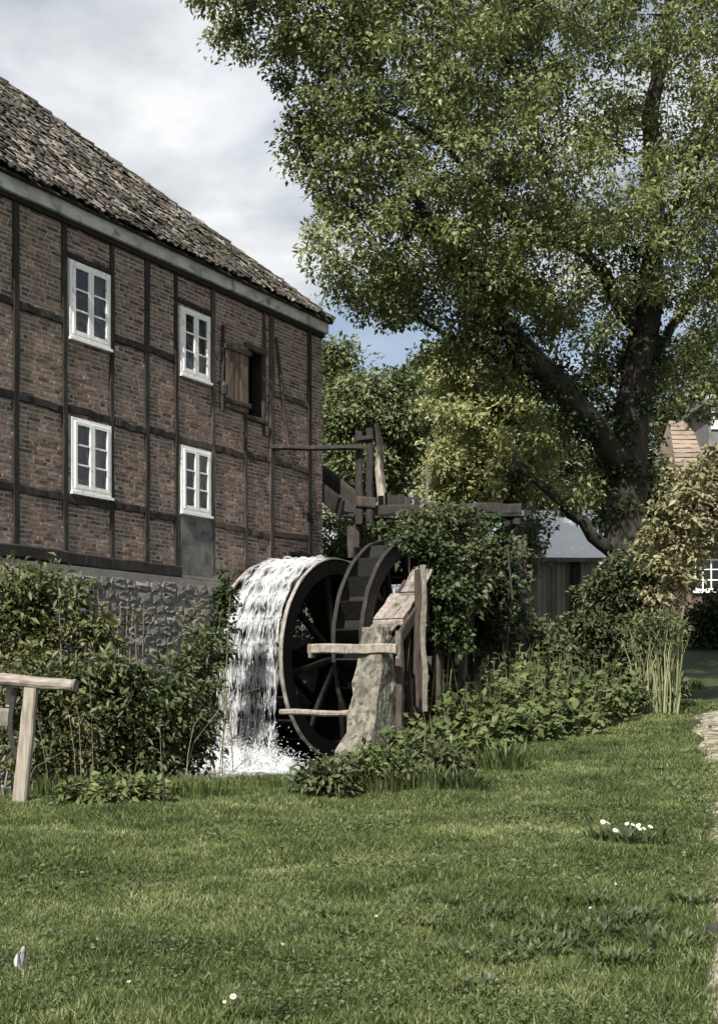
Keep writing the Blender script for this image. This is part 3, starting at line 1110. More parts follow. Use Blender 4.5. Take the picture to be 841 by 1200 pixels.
pts, dirs, ln, wd = [], [], [], []
for i in range(1300):
    u = random.random()
    v = .2 + 4.4 * random.random() ** .7
    x, z_ = flow_point(u, v, 2.5)
    x2, z2 = flow_point(u, v + .05, 2.5)
    o = W1['o0'] + .17 + (W1['o1'] - W1['o0'] - .25) * u
    off = abs(random.gauss(0, .03)) * (.3 + v / 4)
    pts.append((x - off, -o + random.gauss(0, .02), z_ + off * .3))
    dirs.append((x2 - x, random.gauss(0, .004), z2 - z_))
    ln.append(random.uniform(.02, .16))
    wd.append(random.uniform(.002, .0055))
drops('water_strands', pts, dirs, ln, wd, fw, MT['drop'])
# splash at the foot
sx = flow_point(.5, 4.6, 1)[0]
pts, dirs, ln, wd = [], [], [], []
for i in range(9000):
    a_ = random.uniform(0, 2 * PI)
    rr = abs(random.gauss(0, .5))
    o = random.uniform(W1['o0'] - .05, W1['o1'] + .15)
    hgt_ = abs(random.gauss(0, .26)) * math.exp(-rr * .6)
    pts.append((sx + rr * math.cos(a_) * 1.05 - .2, -o + rr * math.sin(a_) * .8, -.24 + hgt_))
    dirs.append((random.gauss(0, 1), random.gauss(0, 1), random.gauss(0, 1.4)))
    ln.append(random.uniform(.005, .026))
    wd.append(random.uniform(.003, .011))
drops('splash_drops', pts, dirs, ln, wd, fw, MT['drop'])
# foam mound on the pool
nu = 70
V, A, UV = [], [], []
ra = np.random.default_rng(9)
for j in range(nu):
    for i in range(nu):
        x = -1.5 + 2.6 * i / (nu - 1)
        y_ = -1.6 + 3.2 * j / (nu - 1)
        rr = math.hypot(x / 1.0, max(0, abs(y_) - .6) / .75)
        hz = .38 * math.exp(-rr * rr * 2.6) * (.6 + .4 * math.sin(x * 9 + 1) * math.sin(y_ * 11)) + ra.normal(0, .022) * math.exp(-rr)
        V.append((sx + x - .1, -1.04 + y_, -.232 + max(0, hz)))
        A.append(.40 - .40 * rr)
        UV.append((x * .35, y_ * 1.6))
Fc = [(j * nu + i, j * nu + i + 1, (j + 1) * nu + i + 1, (j + 1) * nu + i) for j in range(nu - 1) for i in range(nu - 1)]
tag(link('foam', np_mesh('foam', V, Fc, MT['fall'], v=A, smooth=True, uv=UV), fw), kind='stuff')

# launder that brings the water to the first wheel
ld = empty('launder', L2W(-1.6, -.3, 3.5), WALL_ANG, 'dark wooden water trough resting above the top of the big wet wheel', 'trough')
for y_ in (-.02, -1.5):
    Acc().beam((-.05, y_, .16), (4.2, y_, .22), .06, .3, seg=8, jit=.006).obj('side_board', MT['wetwood'], ld)
for k in range(5):
    yb = -.1 - k * .30
    Acc().beam((-.1, yb - .06, .04), (4.2, yb - .06, .10), .28, .04, seg=6, jit=.003).obj('bottom_board', MT['wetwood'], ld)
for x in (.35, 2.0, 3.6):
    Acc().beam((x, .12, -.04), (x, -1.7, -.02), .14, .12, seg=4).obj('cross_beam', MT['wetwood'], ld)
    for y_ in (.06, -1.66):
        if x > 1.9:
            Acc().beam((x, y_, -4.3), (x, y_, -.03), .15, .15, seg=6).obj('leg', MT['wetwood'], ld)
lw = Acc()
nx_, ny_ = 24, 8
V = [(-.05 + 4.2 * i / nx_, -.06 - 1.4 * j / ny_, .12 + .06 * i / nx_ + random.gauss(0, .006)) for j in range(ny_ + 1) for i in range(nx_ + 1)]
Fc = [(j * (nx_ + 1) + i, j * (nx_ + 1) + i + 1, (j + 1) * (nx_ + 1) + i + 1, (j + 1) * (nx_ + 1) + i) for j in range(ny_) for i in range(nx_)]
tag(lw.add(V, Fc).obj('trough_water', MT['water'], ld), kind='stuff')

# concrete pier with flared foot
pr = empty('pier', L2W(-4.5, -4.05, 0), WALL_ANG, 'pale concrete pier with flared foot carrying the wooden cross beam', 'pier')
levels = [(-.5, -.98, .12, -.24, .34), (.25, -.82, .11, -.23, .33), (.5, -.60, .10, -.22, .31), (.8, -.48, .10, -.21, .29), (1.1, -.42, .09, -.22, .27), (1.3, -.38, .09, -.20, .26), (1.55, -.33, .08, -.205, .25), (1.75, -.30, .08, -.19, .24), (2.02, -.27, .07, -.18, .22)]
V = []
for (z_, xa, xb_, ya, yb) in levels:
    for (x, y_) in ((xa, ya), (xa * .3 + xb_ * .7, ya - .01), (xb_, ya), (xb_, 0), (xb_, yb), (xa, yb), (xa - .02, 0)):
        V.append((x + random.gauss(0, .02), y_ + random.gauss(0, .018), z_ + random.gauss(0, .012)))
Fc = [(r_ * 7 + i, r_ * 7 + (i + 1) % 7, (r_ + 1) * 7 + (i + 1) % 7, (r_ + 1) * 7 + i) for r_ in range(len(levels) - 1) for i in range(7)]
Fc.append(tuple((len(levels) - 1) * 7 + i for i in range(7)))
Acc().add(V, Fc).obj('shaft', MT['concrete'], pr)
for i, x in enumerate((-.2, -.02)):
    Acc().beam((x, .02, 1.98), (x + random.gauss(0, .01), .02, 2.14 + random.uniform(-.05, .06)), .15, .36, seg=3, jit=.006).obj('coping_block', MT['concrete'], pr)

# railing beams across the wheels
bm = empty('cross_beam', L2W(-4.78, -2.9, 1.80), WALL_ANG, 'thick sunlit wooden beam lying level between the wheels and pier', 'beam')
Acc().beam((0, 0, .02), (0, -1.62, .0), .15, .155, seg=9, jit=.008, cham=.12).obj('timber', MT['greywood'], bm)
Acc().beam((0.02, -1.62, -.15), (.02, -1.62, .28), .10, .09, seg=3, jit=.004).obj('peg', MT['greywood'], bm)
Acc().beam((0, -.04, -.12), (0, -.04, .1), .17, .06, seg=3, jit=.004).obj('end_block', MT['greywood'], bm)
bm2 = empty('log_rail', L2W(-4.75, -2.2, .8), WALL_ANG, 'thin weathered log set low across the wheel pit', 'log')
Acc().tube([(0, -.1 - .28 * i, .012 * math.sin(i * 1.4)) for i in range(6)], [.05, .055, .05, .052, .048, .05], 8, jit=.06).obj('timber', MT['greywood'], bm2)

# sloping stepped boards over the second wheel
dk = empty('board_chute', L2W(-3.19, -3.97, 0), WALL_ANG, 'stepped sloping chute of sunbleached boards on a dark timber frame', 'chute')
steps = [((0.06, 3.22), (-.40, 2.76), .40, -.12), ((-.34, 2.74), (-.92, 2.30), .56, .02), ((-.92, 2.22), (-1.2, 2.06), .50, .06)]
for si, ((xa, za), (xb_, zb_), wd_, oy) in enumerate(steps):
    n = 3
    for k in range(n):
        y_ = oy + (k - 1) * (wd_ / n) * 1.0
        e = random.uniform(-.05, .05) if si == 2 else 0
        Acc().beam((xa, y_, za), (xb_ + e, y_, zb_), wd_ / n - .008, .035, seg=5, jit=.004, cham=.1).obj('deck_board', MT['deckwood'], dk)
    Acc().beam((xb_ + .01, oy - wd_ / 2, zb_ - .06), (xb_ + .01, oy + wd_ / 2, zb_ - .06), .05, .1, seg=3).obj('riser', MT['deckwood'], dk)
for y_ in (-.27, .30):
    Acc().beam((.2, y_, 2.94), (-1.3, y_, 1.80), .05, .20, seg=6, jit=.008).obj('side_board', MT['oldbeam'], dk)
for x, zt in ((.15, 2.9), (-.55, 2.4), (-1.15, 1.95)):
    for y_ in (-.32, .27):
        Acc().beam((x, y_, -.6 if x > -1 else 0.0), (x, y_, zt), .12, .12, seg=5, jit=.008).obj('post', MT['oldbeam'], dk)

# grey posts right of the chute
def stake(px, py0, py1, Y, w, m, label, lean=0.0, cat='post', name='stake'):
    p = P(px, py1, Y)
    q = P(px + lean, py0, Y)
    r_ = empty(name, (p.x, p.y, p.z), 0, label, cat)
    Acc().beam((0, 0, -.25), (q.x - p.x, 0, q.z - p.z), w, w * .8, seg=7, jit=.008, cham=.15).obj('shaft', MT[m], r_)
    return r_


stake(498, 662, 815, 18.9, .085, 'greywood', 'thin pale upright post beside the stepped board chute', lean=-3)
stake(490, 668, 830, 19.3, .12, 'oldbeam', 'dark upright timber close behind the thin pale post')
stake(511, 640, 800, 20.5, .13, 'oldbeam', 'dark timber leaning out of the ivy beside the chute', lean=6)

# ------------------------------------------------------------------ flume and sluice
YF = 24.0
fl = empty('flume', P(415, 612, YF), 0, 'long dark timber flume running from the mill corner under hanging ivy', 'flume')
o_ = P(415, 612, YF)


def FL(px, py, Y=YF):
    return P(px, py, Y) - o_


for (dy, hh) in ((-.28, .2), (.28, .22)):
    a_ = FL(414, 601, YF)
    b_ = FL(608, 598, YF)
    Acc().beam((a_.x, dy, a_.z), (b_.x, dy, b_.z), .07, hh, seg=12, jit=.012).obj('side_board', MT['tar'], fl)
a_, b_ = FL(414, 608), FL(608, 606)
for k in range(3):
    Acc().beam((a_.x, -.19 + .19 * k, a_.z), (b_.x, -.19 + .19 * k, b_.z), .18, .05, seg=8, jit=.006).obj('bottom_board', MT['tar'], fl)
for px in (420, 470, 520, 570, 602):
    c_ = FL(px, 612)
    Acc().beam((c_.x, -.42, c_.z - .03), (c_.x, .42, c_.z - .03), .13, .12, seg=3).obj('cross_beam', MT['tar'], fl)
for px in (412, 418, 520, 595):
    c_ = FL(px, 613)
    Acc().beam((c_.x, .1 if px != 418 else -.2, -5.2), (c_.x, .1 if px != 418 else -.2, c_.z - .06), .13 if px != 412 else .17, .14, seg=7, jit=.012).obj('support_post', MT['oldbeam'], fl)
# upright boards along the back of the flume
for px, top, w in ((447, 578, .12), (454, 574, .13), (462, 577, .14), (470, 576, .13), (479, 579, .12), (488, 577, .11), (497, 584, .1)):
    c_ = FL(px, 600)
    t_ = FL(px + random.uniform(-1, 1), top)
    Acc().beam((c_.x, .34, c_.z - .1), (t_.x, .34, t_.z), w, .03, seg=4, jit=.004).obj('upright_board', MT['oldbeam' if px % 2 else 'tar'], fl)
# sloping trough from behind the corner
A0, B0 = P(352, 545, 26.8), P(417, 598, 24.2)
tr = empty('sloping_trough', tuple(B0), 0, 'sloping dark trough coming round the mill corner to the sluice posts', 'trough')
dlt = A0 - B0
sd = Vector((dlt.y, -dlt.x, 0)).normalized()
for s_ in (-.3, .3):
    Acc().beam(sd * s_, dlt + sd * s_, .06, .36, seg=6, jit=.008).obj('side_board', MT['tar' if s_ < 0 else 'oldbeam'], tr)
for k in range(3):
    q = sd * (-.19 + .19 * k) + Vector((0, 0, -.15))
    Acc().beam(q, dlt + q, .18, .05, seg=4).obj('bottom_board', MT['tar'], tr)
# sluice posts with cap and pole from the wall
sl = empty('sluice_frame', tuple(P(427, 606, 23.7)), 0, 'two tall dark posts of the sluice frame joined by a short cap', 'frame')
so = P(427, 606, 23.7)
for px, top, w in ((420.5, 506, .15), (433, 502, .14)):
    c_, t_ = P(px, 604, 23.7) - so, P(px, top, 23.7) - so
    Acc().beam((c_.x, 0, c_.z - .2), (t_.x, 0, t_.z), w, .14, seg=7, jit=.006).obj('post', MT['tar'], sl)
c_, t_ = P(417, 516, 23.7) - so, P(437, 514, 23.7) - so
Acc().beam((c_.x, -.08, c_.z), (t_.x, -.08, t_.z), .08, .09, seg=3).obj('cap', MT['tar'], sl)
c_, t_ = P(417, 588, 23.7) - so, P(440, 590, 23.7) - so
Acc().beam((c_.x, -.09, c_.z), (t_.x, -.09, t_.z), .05, .2, seg=3).obj('gate_board', MT['oldbeam'], sl)
wp = L2W(wl(316), .0, 0)
a_ = P(316, 525, wp.y)
b_ = P(424, 525, 23.55)
pole = empty('pole', tuple(b_), 0, 'long dark pole from the brick wall to the sluice posts', 'pole')
q = a_ - b_
Acc().tube([q * t + Vector((0, 0, .012 * math.sin(t * 9))) for t in (0, .2, .4, .6, .8, 1.0)], .055, 7, jit=.05).obj('shaft', MT['tar'], pole)
st = stake(560, 545, 600, 26, .06, 'greywood', 'thin pale stick standing above the flume before the yellow tree', name='stick', cat='stick')
st.location.x = P(500, 600, 26).x

# ------------------------------------------------------------------ fence at the left
fx, fy = P(22, 940, 13.0).x, 13.0
fg = gz(fx, fy)
fe = empty('rail_fence', (fx, fy, fg), 0, 'rustic fence end with a round log rail on a split post', 'fence')
q0, q1 = P(-60, 791, 13.25), P(89, 804, 12.9)
n = 9
pts = [q0.lerp(q1, i / (n - 1)) - Vector((fx, fy, fg)) + Vector((0, 0, .006 * math.sin(i * 1.9))) for i in range(n)]
lr = Acc().tube(pts, [.075, .078, .074, .077, .073, .07, .068, .066, .064], 12, jit=.03).obj('rail', MT['logwood'], fe)
e = pts[-1]
dv = (pts[-1] - pts[-2]).normalized()
Acc().tube([e - dv * .03, e + dv * .004], [.073, .068], 12, jit=.02).obj('rail_collar', MT['greywood'], lr)
pt, pb = P(37, 806, 13.0) - Vector((fx, fy, fg)), Vector((0, 0, -.2))
Acc().beam(pb, pt, .155, .14, seg=9, jit=.0025, cham=.13, taper=.86).obj('post', MT['postwood'], fe)
pt2 = P(12, 800, 13.5) - Vector((fx, fy, fg))
pt3 = P(11.5, 828, 13.3) - Vector((fx, fy, fg))
Acc().beam(pt3, (pt3.x + .01, pt3.y, pt2.z), .075, .09, seg=3, jit=.002, cham=.16).obj('hanger_block', MT['postwood'], fe)
hp = empty('iron_hoop', (P(16, 850, 13.1).x, 13.15, fg), 0, 'thin black curved iron band hanging behind the fence post', 'iron band')
pts = []
for py, px in ((806, 19), (822, 15), (840, 12.5), (858, 12.5), (874, 15.5), (890, 20)):
    v_ = P(px, py, 13.15)
    pts.append((v_.x - hp.location.x, 0, v_.z - fg))
for i in range(5):
    pass
ha = Acc()
for i in range(5):
    ha.beam(pts[i], pts[i + 1], .055, .02, seg=2, jit=.001, up=(0, 1, 0))
ha.obj('band', MT['iron'], hp)
bd = empty('plank', (P(-5, 850, 13.9).x, 13.9, gz(-3.9, 13.9)), 0, 'grey weathered plank set low behind the log fence', 'plank')
z_ = P(0, 838, 13.9).z - bd.location.z
Acc().beam((-1.2, 0, z_), (.16, 0, z_ - .02), .05, .2, seg=6, jit=.004).obj('board', MT['greywood'], bd)
Acc().beam((-.8, .06, -.2), (-.8, .06, z_ + .1), .1, .1, seg=4).obj('stake', MT['greywood'], bd)

# ------------------------------------------------------------------ leaves, bushes, trees
def rand_dirs(n, r_):
    d = r_.normal(size=(n, 3))
    return d / np.linalg.norm(d, axis=1, keepdims=True)


def leaves(pos, axis, size, r_, width=.5, fold=.12, upb=.5, vmean=None):
    """pointed leaves: four corners folded on the midrib. Returns V, F, v"""
    n = len(pos)
    ax = axis / np.linalg.norm(axis, axis=1, keepdims=True)
    nr = rand_dirs(n, r_)
    nr[:, 2] = np.abs(nr[:, 2]) * .6 + upb * .6
    nr += np.array(SUN_DIR) * .75          # leaves turn to the light
    s = np.cross(ax, nr)
    s /= np.linalg.norm(s, axis=1, keepdims=True) + 1e-9
    nn = np.cross(s, ax)
    sz = size[:, None]
    w = sz * width * .5 * r_.uniform(.8, 1.2, (n, 1))
    b = pos
    m = pos + ax * sz * .45
    t = pos + ax * sz - nn * sz * .12
    V = np.stack([b, m + s * w + nn * sz * fold, t, m - s * w + nn * sz * fold], 1).reshape(-1, 3)
    i = np.arange(n)[:, None] * 4
    Fc = np.concatenate([i + np.array([[0, 1, 2]]), i + np.array([[0, 2, 3]])], 1).reshape(-1, 3)
    v = np.clip((r_.normal(.5, .22, n) if vmean is None else r_.normal(vmean, .2)), 0, 1)
    return V, Fc, np.repeat(v, 4)


def crown_mesh(name, C, rad, per, size, m, r_, width=.5, upb=.5, drop=0.2, axis_up=0.0):
    """leaves scattered in a flattened puff round every centre"""
    k = len(C)
    n = k * per
    cc = np.repeat(C, per, 0)
    rr = np.repeat(rad, per)[:, None]
    d = rand_dirs(n, r_)
    d[:, 2] *= .7
    rad_ = r_.uniform(0, 1, (n, 1)) ** .55
    pos = cc + d * rad_ * rr
    ax = d * .8 + rand_dirs(n, r_) * .7
    ax[:, 2] += axis_up - drop
    vm = np.repeat(np.clip(r_.normal(.5, .13, k), .1, .9), per)
    sz = size * r_.uniform(.45, 1.4, n)
    V, Fc, v = leaves(pos, ax, sz, r_, width, upb=upb, vmean=vm)
    return np_mesh(name, V, Fc, m, v=v)


def branches(base_pts, C, r_, rmin=.010, sides=5):
    """base_pts: list of polylines [(Vector, radius)...]; hang every centre on the nearest branch"""
    a = Acc()
    N, RR = [], []
    for line in base_pts:
        pts, rads = [], []
        for i in range(len(line) - 1):
            (p, ra_), (q, rb) = line[i], line[i + 1]
            m_ = max(2, int((q - p).length / .5))
            for k in range(m_):
                t = k / m_
                pts.append(p.lerp(q, t) + Vector(r_.normal(0, .03, 3)) * (1 if 0 < i + k else 0))
                rads.append(ra_ + (rb - ra_) * t)
        pts.append(line[-1][0])
        rads.append(line[-1][1])
        a.tube(pts, rads, 9 if rads[0] > .12 else 7, jit=.05)
        N += [tuple(p) for p in pts]
        RR += rads
    N = np.array(N)
    RR = np.array(RR)
    if len(C) == 0:
        return a
    d0 = np.array([np.min(np.linalg.norm(N - c_, axis=1)) for c_ in C])
    for ci in np.argsort(d0):
        c_ = C[ci]
        dd = np.linalg.norm(N - c_, axis=1) + .35 * np.maximum(0, N[:, 2] - c_[2])
        j = int(np.argmin(dd))
        p, q = Vector(N[j]), Vector(c_)
        L_ = (q - p).length
        if L_ < .05:
            continue
        r0 = min(RR[j] * .75, .012 + .016 * L_)
        r0 = max(r0, rmin)
        m_ = 3 if L_ < 1.2 else 5
        sag = Vector((r_.normal(0, .08), r_.normal(0, .08), .10)) * L_
        pts = [p.lerp(q, t / m_) + sag * math.sin(PI * t / m_) for t in range(m_ + 1)]
        rads = [r0 + (rmin * .6 - r0) * t / m_ for t in range(m_ + 1)]
        a.tube(pts, rads, sides, cap=False)
        N = np.vstack([N, [tuple(x) for x in pts[1:]]])
        RR = np.concatenate([RR, rads[1:]])
    return a


def ell(n, c_, r3, r_, shell=.5):
    d = rand_dirs(n, r_)
    rad = r_.uniform(0, 1, (n, 1)) ** shell
    return np.asarray(c_)[None] + d * rad * np.asarray(r3)[None]


def simple_tree(px, base_Y, blobs, ncl, per, size, crad, m, label, group=None, trunk_r=.22, name='tree', bark='bark', seed=0, width=.5, px_base=None, cat='tree'):
    """blobs: (px, py, rx_px, ry_px) as seen at base_Y -> metres; a trunk and limbs reach into them"""
    r_ = np.random.default_rng(seed + 100)
    Y = base_Y
    bx = P(px if px_base is None else px_base, 0, Y).x
    bz = gz(bx, Y)
    root = empty(name, (bx, Y, bz), 0, label, cat, group)
    off = np.array([bx, Y, bz])
    tot = sum(b[2] * b[3] for b in blobs)
    C = []
    for (bx_, by_, rx, ry) in blobs:
        c_ = P(bx_, by_, Y)
        k = max(6, int(ncl * rx * ry / tot))
        C.append(ell(k, (c_.x, c_.y, c_.z), (rx * Y / F, (rx + ry) * .5 * Y / F, ry * Y / F), r_, .42))
    C = np.concatenate(C) - off
    C = C[C[:, 2] > .15]
    top = C[:, 2].max()
    cx, cy = C[:, 0].mean(), C[:, 1].mean()
    lines = []
    h1 = top * .42
    tip = Vector((cx, cy, top * .85))
    lines.append([(Vector((0, 0, -.3)), trunk_r * 1.25), (Vector((0, 0, h1 * .5)), trunk_r), (Vector((cx * .5, cy * .5, h1)), trunk_r * .8), (tip, trunk_r * .2)])
    for k in range(5):
        c_ = C[r_.integers(len(C))]
        z0 = h1 * r_.uniform(.5, 1.2)
        p = Vector((cx * .4, cy * .4, z0))
        q = Vector(c_) * .8
        lines.append([(p, trunk_r * .45), (p.lerp(q, .5) + Vector((0, 0, .2)), trunk_r * .3), (q, trunk_r * .12)])
    tk = branches(lines, C, r_)
    tk.obj('trunk', MT[bark], root, smooth=True)
    link('crown', crown_mesh('crown', C, np.full(len(C), crad) * r_.uniform(.7, 1.3, len(C)), per, size, MT[m], r_, width=width), root)
    return root


def bush(name, label, cat, Y, blobs, ncl, per, size, crad, m, stems=20, seed=0, group=None, stem_m='stem', width=.5, up=0.0, depth=1.0, base=None, stem_r=.012, upb=.5):
    r_ = np.random.default_rng(seed + 500)
    cx = np.mean([b[0] for b in blobs])
    bx = P(cx, 0, Y).x if base is None else base
    bz = gz(bx, Y)
    root = empty(name, (bx, Y, bz), 0, label, cat, group)
    off = np.array([bx, Y, bz])
    tot = sum(b[2] * b[3] for b in blobs)
    C = []
    for (bx_, by_, rx, ry) in blobs:
        c_ = P(bx_, by_, Y)
        k = max(4, int(ncl * rx * ry / tot))
        C.append(ell(k, (c_.x, c_.y, c_.z), (rx * Y / F, (rx + ry) * .5 * Y / F * depth, ry * Y / F), r_, .45))
    C = np.concatenate(C)
    g = hgt(C[:, 0], C[:, 1])
    C[:, 2] = np.maximum(C[:, 2], g + .12)
    C = C - off
    link('foliage', crown_mesh('foliage', C, np.full(len(C), crad) * r_.uniform(.7, 1.3, len(C)), per, size, MT[m], r_, width=width, axis_up=up, upb=upb), root)
    a = Acc()
    for k in range(stems):
        c_ = C[r_.integers(len(C))]
        fx_, fy_ = c_[0] * .75 + r_.normal(0, .1), c_[1] * .75 + r_.normal(0, .1)
        z0 = gz(fx_ + bx, fy_ + Y) - bz - .1
        p, q = Vector((fx_, fy_, z0)), Vector(c_) + Vector((r_.normal(0, .1), -.15 * depth, r_.uniform(0, .35)))
        b1 = p.lerp(q, .5) + Vector(r_.normal(0, .12, 3))
        a.tube([p, p.lerp(b1, .5), b1, b1.lerp(q, .6), q], [stem_r, stem_r * .9, stem_r * .8, stem_r * .6, stem_r * .3], 5, cap=False)
    if stems:
        a.obj('stems', MT[stem_m], root)
    return root


# ---- the big tree
def big_tree():
    r_ = np.random.default_rng(42)
    YB = 28.0
    base = P(738, 700, YB)
    gx, gy = base.x, YB
    g0 = gz(gx, gy)
    root = empty('large_tree', (gx, gy, g0), 0, 'huge spreading leafy tree with ivied trunk leaning over the yard', 'tree')
    off = Vector((gx, gy, g0))

    def V(px, py, Y):
        return P(px, py, Y) - off
    lines = [
        [(Vector((.05, 0, -.4)), .70), (V(738, 690, YB), .56), (V(733, 600, YB), .48), (V(738, 500, YB), .42), (V(752, 400, YB), .36), (V(768, 280, YB - .5), .25), (V(762, 140, YB + .3), .19), (V(784, 20, YB), .13), (V(776, -90, YB), .05)],
        [(V(735, 560, YB), .32), (V(700, 505, 27.0), .28), (V(655, 452, 26.2), .25), (V(612, 405, 25.6), .21), (V(560, 330, 26), .13), (V(500, 250, 25.4), .10), (V(430, 150, 24.8), .07), (V(350, 60, 24.5), .035)],
        [(V(722, 650, YB), .18), (V(695, 628, 27.7), .15), (V(668, 600, 27.4), .12), (V(640, 575, 26.9), .09), (V(600, 540, 26.6), .05)],
        [(V(752, 400, YB), .18), (V(690, 300, 27), .14), (V(640, 190, 26.4), .11), (V(590, 60, 26), .08), (V(555, -40, 26), .05)],
        [(V(762, 300, YB), .16), (V(810, 200, 28.5), .12), (V(850, 80, 29), .08), (V(890, -50, 29), .04)],
        [(V(745, 450, YB), .15), (V(790, 380, 29), .11), (V(850, 300, 29.5), .07), (V(900, 240, 29.5), .04)],
        [(V(650, 450, 27.2), .11), (V(580, 420, 26.4), .08), (V(500, 380, 25.8), .05), (V(440, 340, 25.5), .03)],
        [(V(690, 300, 27), .10), (V(600, 260, 26), .08), (V(520, 170, 25.2), .05), (V(420, 110, 24.8), .03)],
        [(V(540, -60, 26), .05), (V(420, -40, 25), .04), (V(300, 0, 24.4), .02)],
    ]
    # outline of the crown in the plane of the tree
    poly = np.array([(222, 8), (262, 28), (290, 40), (305, 66), (325, 75), (345, 110), (332, 150), (345, 178), (338, 205), (372, 232), (388, 262), (360, 300), (378, 345),
                     (420, 358), (470, 395), (520, 420), (560, 432), (600, 470), (622, 540), (660, 590), (720, 625), (765, 590), (780, 520), (830, 490), (930, 420), (960, 220), (940, 20), (880, -70),
                     (760, -110), (600, -110), (450, -90), (330, -60), (240, -35)], float)

    def inside(q):
        x, y = q[:, 0], q[:, 1]
        c_ = np.zeros(len(q), bool)
        j = len(poly) - 1
        for i in range(len(poly)):
            xi, yi = poly[i]
            xj, yj = poly[j]
            cond = ((yi > y) != (yj > y)) & (x < (xj - xi) * (y - yi) / (yj - yi + 1e-9) + xi)
            c_ ^= cond
            j = i
        return c_

    def edge(q):
        best = np.full(len(q), 1e9)
        for i in range(len(poly)):
            a_, b_ = poly[i], poly[(i + 1) % len(poly)]
            ab = b_ - a_
            t = np.clip(((q - a_) @ ab) / (ab @ ab), 0, 1)
            best = np.minimum(best, np.linalg.norm(q - a_ - t[:, None] * ab, axis=1))
        return best
    q = np.stack([r_.uniform(215, 970, 9000), r_.uniform(-110, 640, 9000)], 1)
    q = q[inside(q)]
    e = edge(q)
    # thinner foliage in the upper right and about the trunk, holes here and there
    keep = np.ones(len(q))
    keep *= 1 - .35 * np.exp(-(((q[:, 0] - 770) / 110) ** 2 + ((q[:, 1] - 110) / 150) ** 2))
    keep *= 1 - .6 * np.exp(-(((q[:, 0] - 650) / 60) ** 2 + ((q[:, 1] - 110) / 55) ** 2))
    keep *= 1 - .88 * np.exp(-(((q[:, 0] - 695) / 95) ** 2 + ((q[:, 1] - 525) / 95) ** 2))
    keep *= 1 - .5 * np.exp(-(((q[:, 0] - 790) / 60) ** 2 + ((q[:, 1] - 440) / 70) ** 2))
    nz = np.sin(q[:, 0] * .031 + 1.3) * np.sin(q[:, 1] * .037 + .4) + .6 * np.sin(q[:, 0] * .071 + q[:, 1] * .05)
    keep *= np.clip(.78 + .42 * nz, .22, 1)
    keep *= np.where(e < 26, .85, 1)
    keep *= np.where((q[:, 1] < -60) | (q[:, 0] > 890), .6, 1)
    s = r_.uniform(0, 1, len(q)) < keep
    q, e = q[s], e[s]
    tr_x = np.interp(q[:, 1], [380, 500, 600, 690], [752, 738, 733, 738])
    lim_x = np.interp(q[:, 1], [400, 452, 505, 560], [612, 655, 700, 735])
    front = ((np.abs(q[:, 0] - tr_x) < 45) & (q[:, 1] > 380)) | ((np.abs(q[:, 0] - lim_x) < 30) & (q[:, 1] > 395) & (q[:, 1] < 570))
    n = min(len(q), 1750)
    q, e, front = q[:n], e[:n], front[:n]
    th = .5 + 3.4 * np.sqrt(np.clip(e / 170, 0, 1))
    Yc = np.interp(q[:, 0], [215, 450, 740, 1000], [24.4, 25.6, 27.6, 29.5])
    Yd = Yc + r_.uniform(-1, 1, n) * th
    Yd = np.where(front, np.maximum(Yd, Yc + 1.2), Yd)
    # taken out along the rays only a little: positions are metres in the tree's own plane
    C = np.stack([(q[:, 0] - 420.5) / F * Yc, Yd, EYE + (795 - q[:, 1]) / F * Yc], 1) - np.array(off)
    # knock the depth offset's perspective shift out of the very edge only
    tk = branches(lines, C, r_, rmin=.011)
    tk.obj('trunk', MT['bark'], root, smooth=True)
    rad = r_.uniform(.28, .68, n) * np.where(e < 30, .85, 1)
    link('crown', crown_mesh('crown', C, rad, 108, .12, MT['leaf_main'], r_, width=.55, upb=.45), root)
    # ivy on the trunk
    iv = []
    for line in lines[:2]:
        for i in range(len(line) - 1):
            (p, ra_), (q_, rb) = line[i], line[i + 1]
            if p.z > 9.5:
                continue
            k = int((q_ - p).length * 13)
            for t in r_.uniform(0, 1, k):
                c_ = p.lerp(q_, t)
                d_ = rand_dirs(1, r_)[0]
                iv.append(np.array(c_) + d_ * (ra_ + .08))
    iv = np.array(iv)
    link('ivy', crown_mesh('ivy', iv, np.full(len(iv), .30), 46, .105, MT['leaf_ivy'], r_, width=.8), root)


big_tree()

# ---- trees behind
simple_tree(398, 50, [(398, 470, 34, 62), (410, 560, 40, 60), (390, 430, 20, 30)], 130, 110,   .24, .75, 'leaf_green', 'slim grey-green tree rising just behind the mill corner', seed=1)
simple_tree(445, 44, [(440, 530, 62, 62), (470, 490, 48, 52), (425, 480, 40, 40)], 170, 120, .22, .7, 'leaf_green', 'mid green bushy tree behind the sluice posts', seed=2)
simple_tree(505, 56, [(505, 500, 60, 70), (530, 440, 40, 40)], 120, 110, .27, .85, 'leaf_olive', 'olive tree half hidden behind the yellow tree', seed=3)
simple_tree(560, 37, [(560, 520, 70, 78), (535, 450, 50, 46), (606, 470, 46, 48), (525, 565, 36, 36), (628, 540, 34, 50), (585, 575, 40, 26)], 230, 120, .19, .5, 'leaf_yellow', 'yellow-green young tree glowing behind the flume', seed=4, trunk_r=.16)
simple_tree(655, 43, [(650, 540, 60, 60), (690, 590, 50, 40), (620, 600, 40, 30)], 120, 110, .22, .7, 'leaf_green', 'green tree behind the pale shed roof', seed=5)
simple_tree(820, 60, [(810, 470, 60, 50), (860, 440, 70, 70), (770, 500, 40, 40)], 110, 110, .3, 1.0, 'leaf_olive', 'tall pale tree rising behind the far house', seed=6, px_base=880)
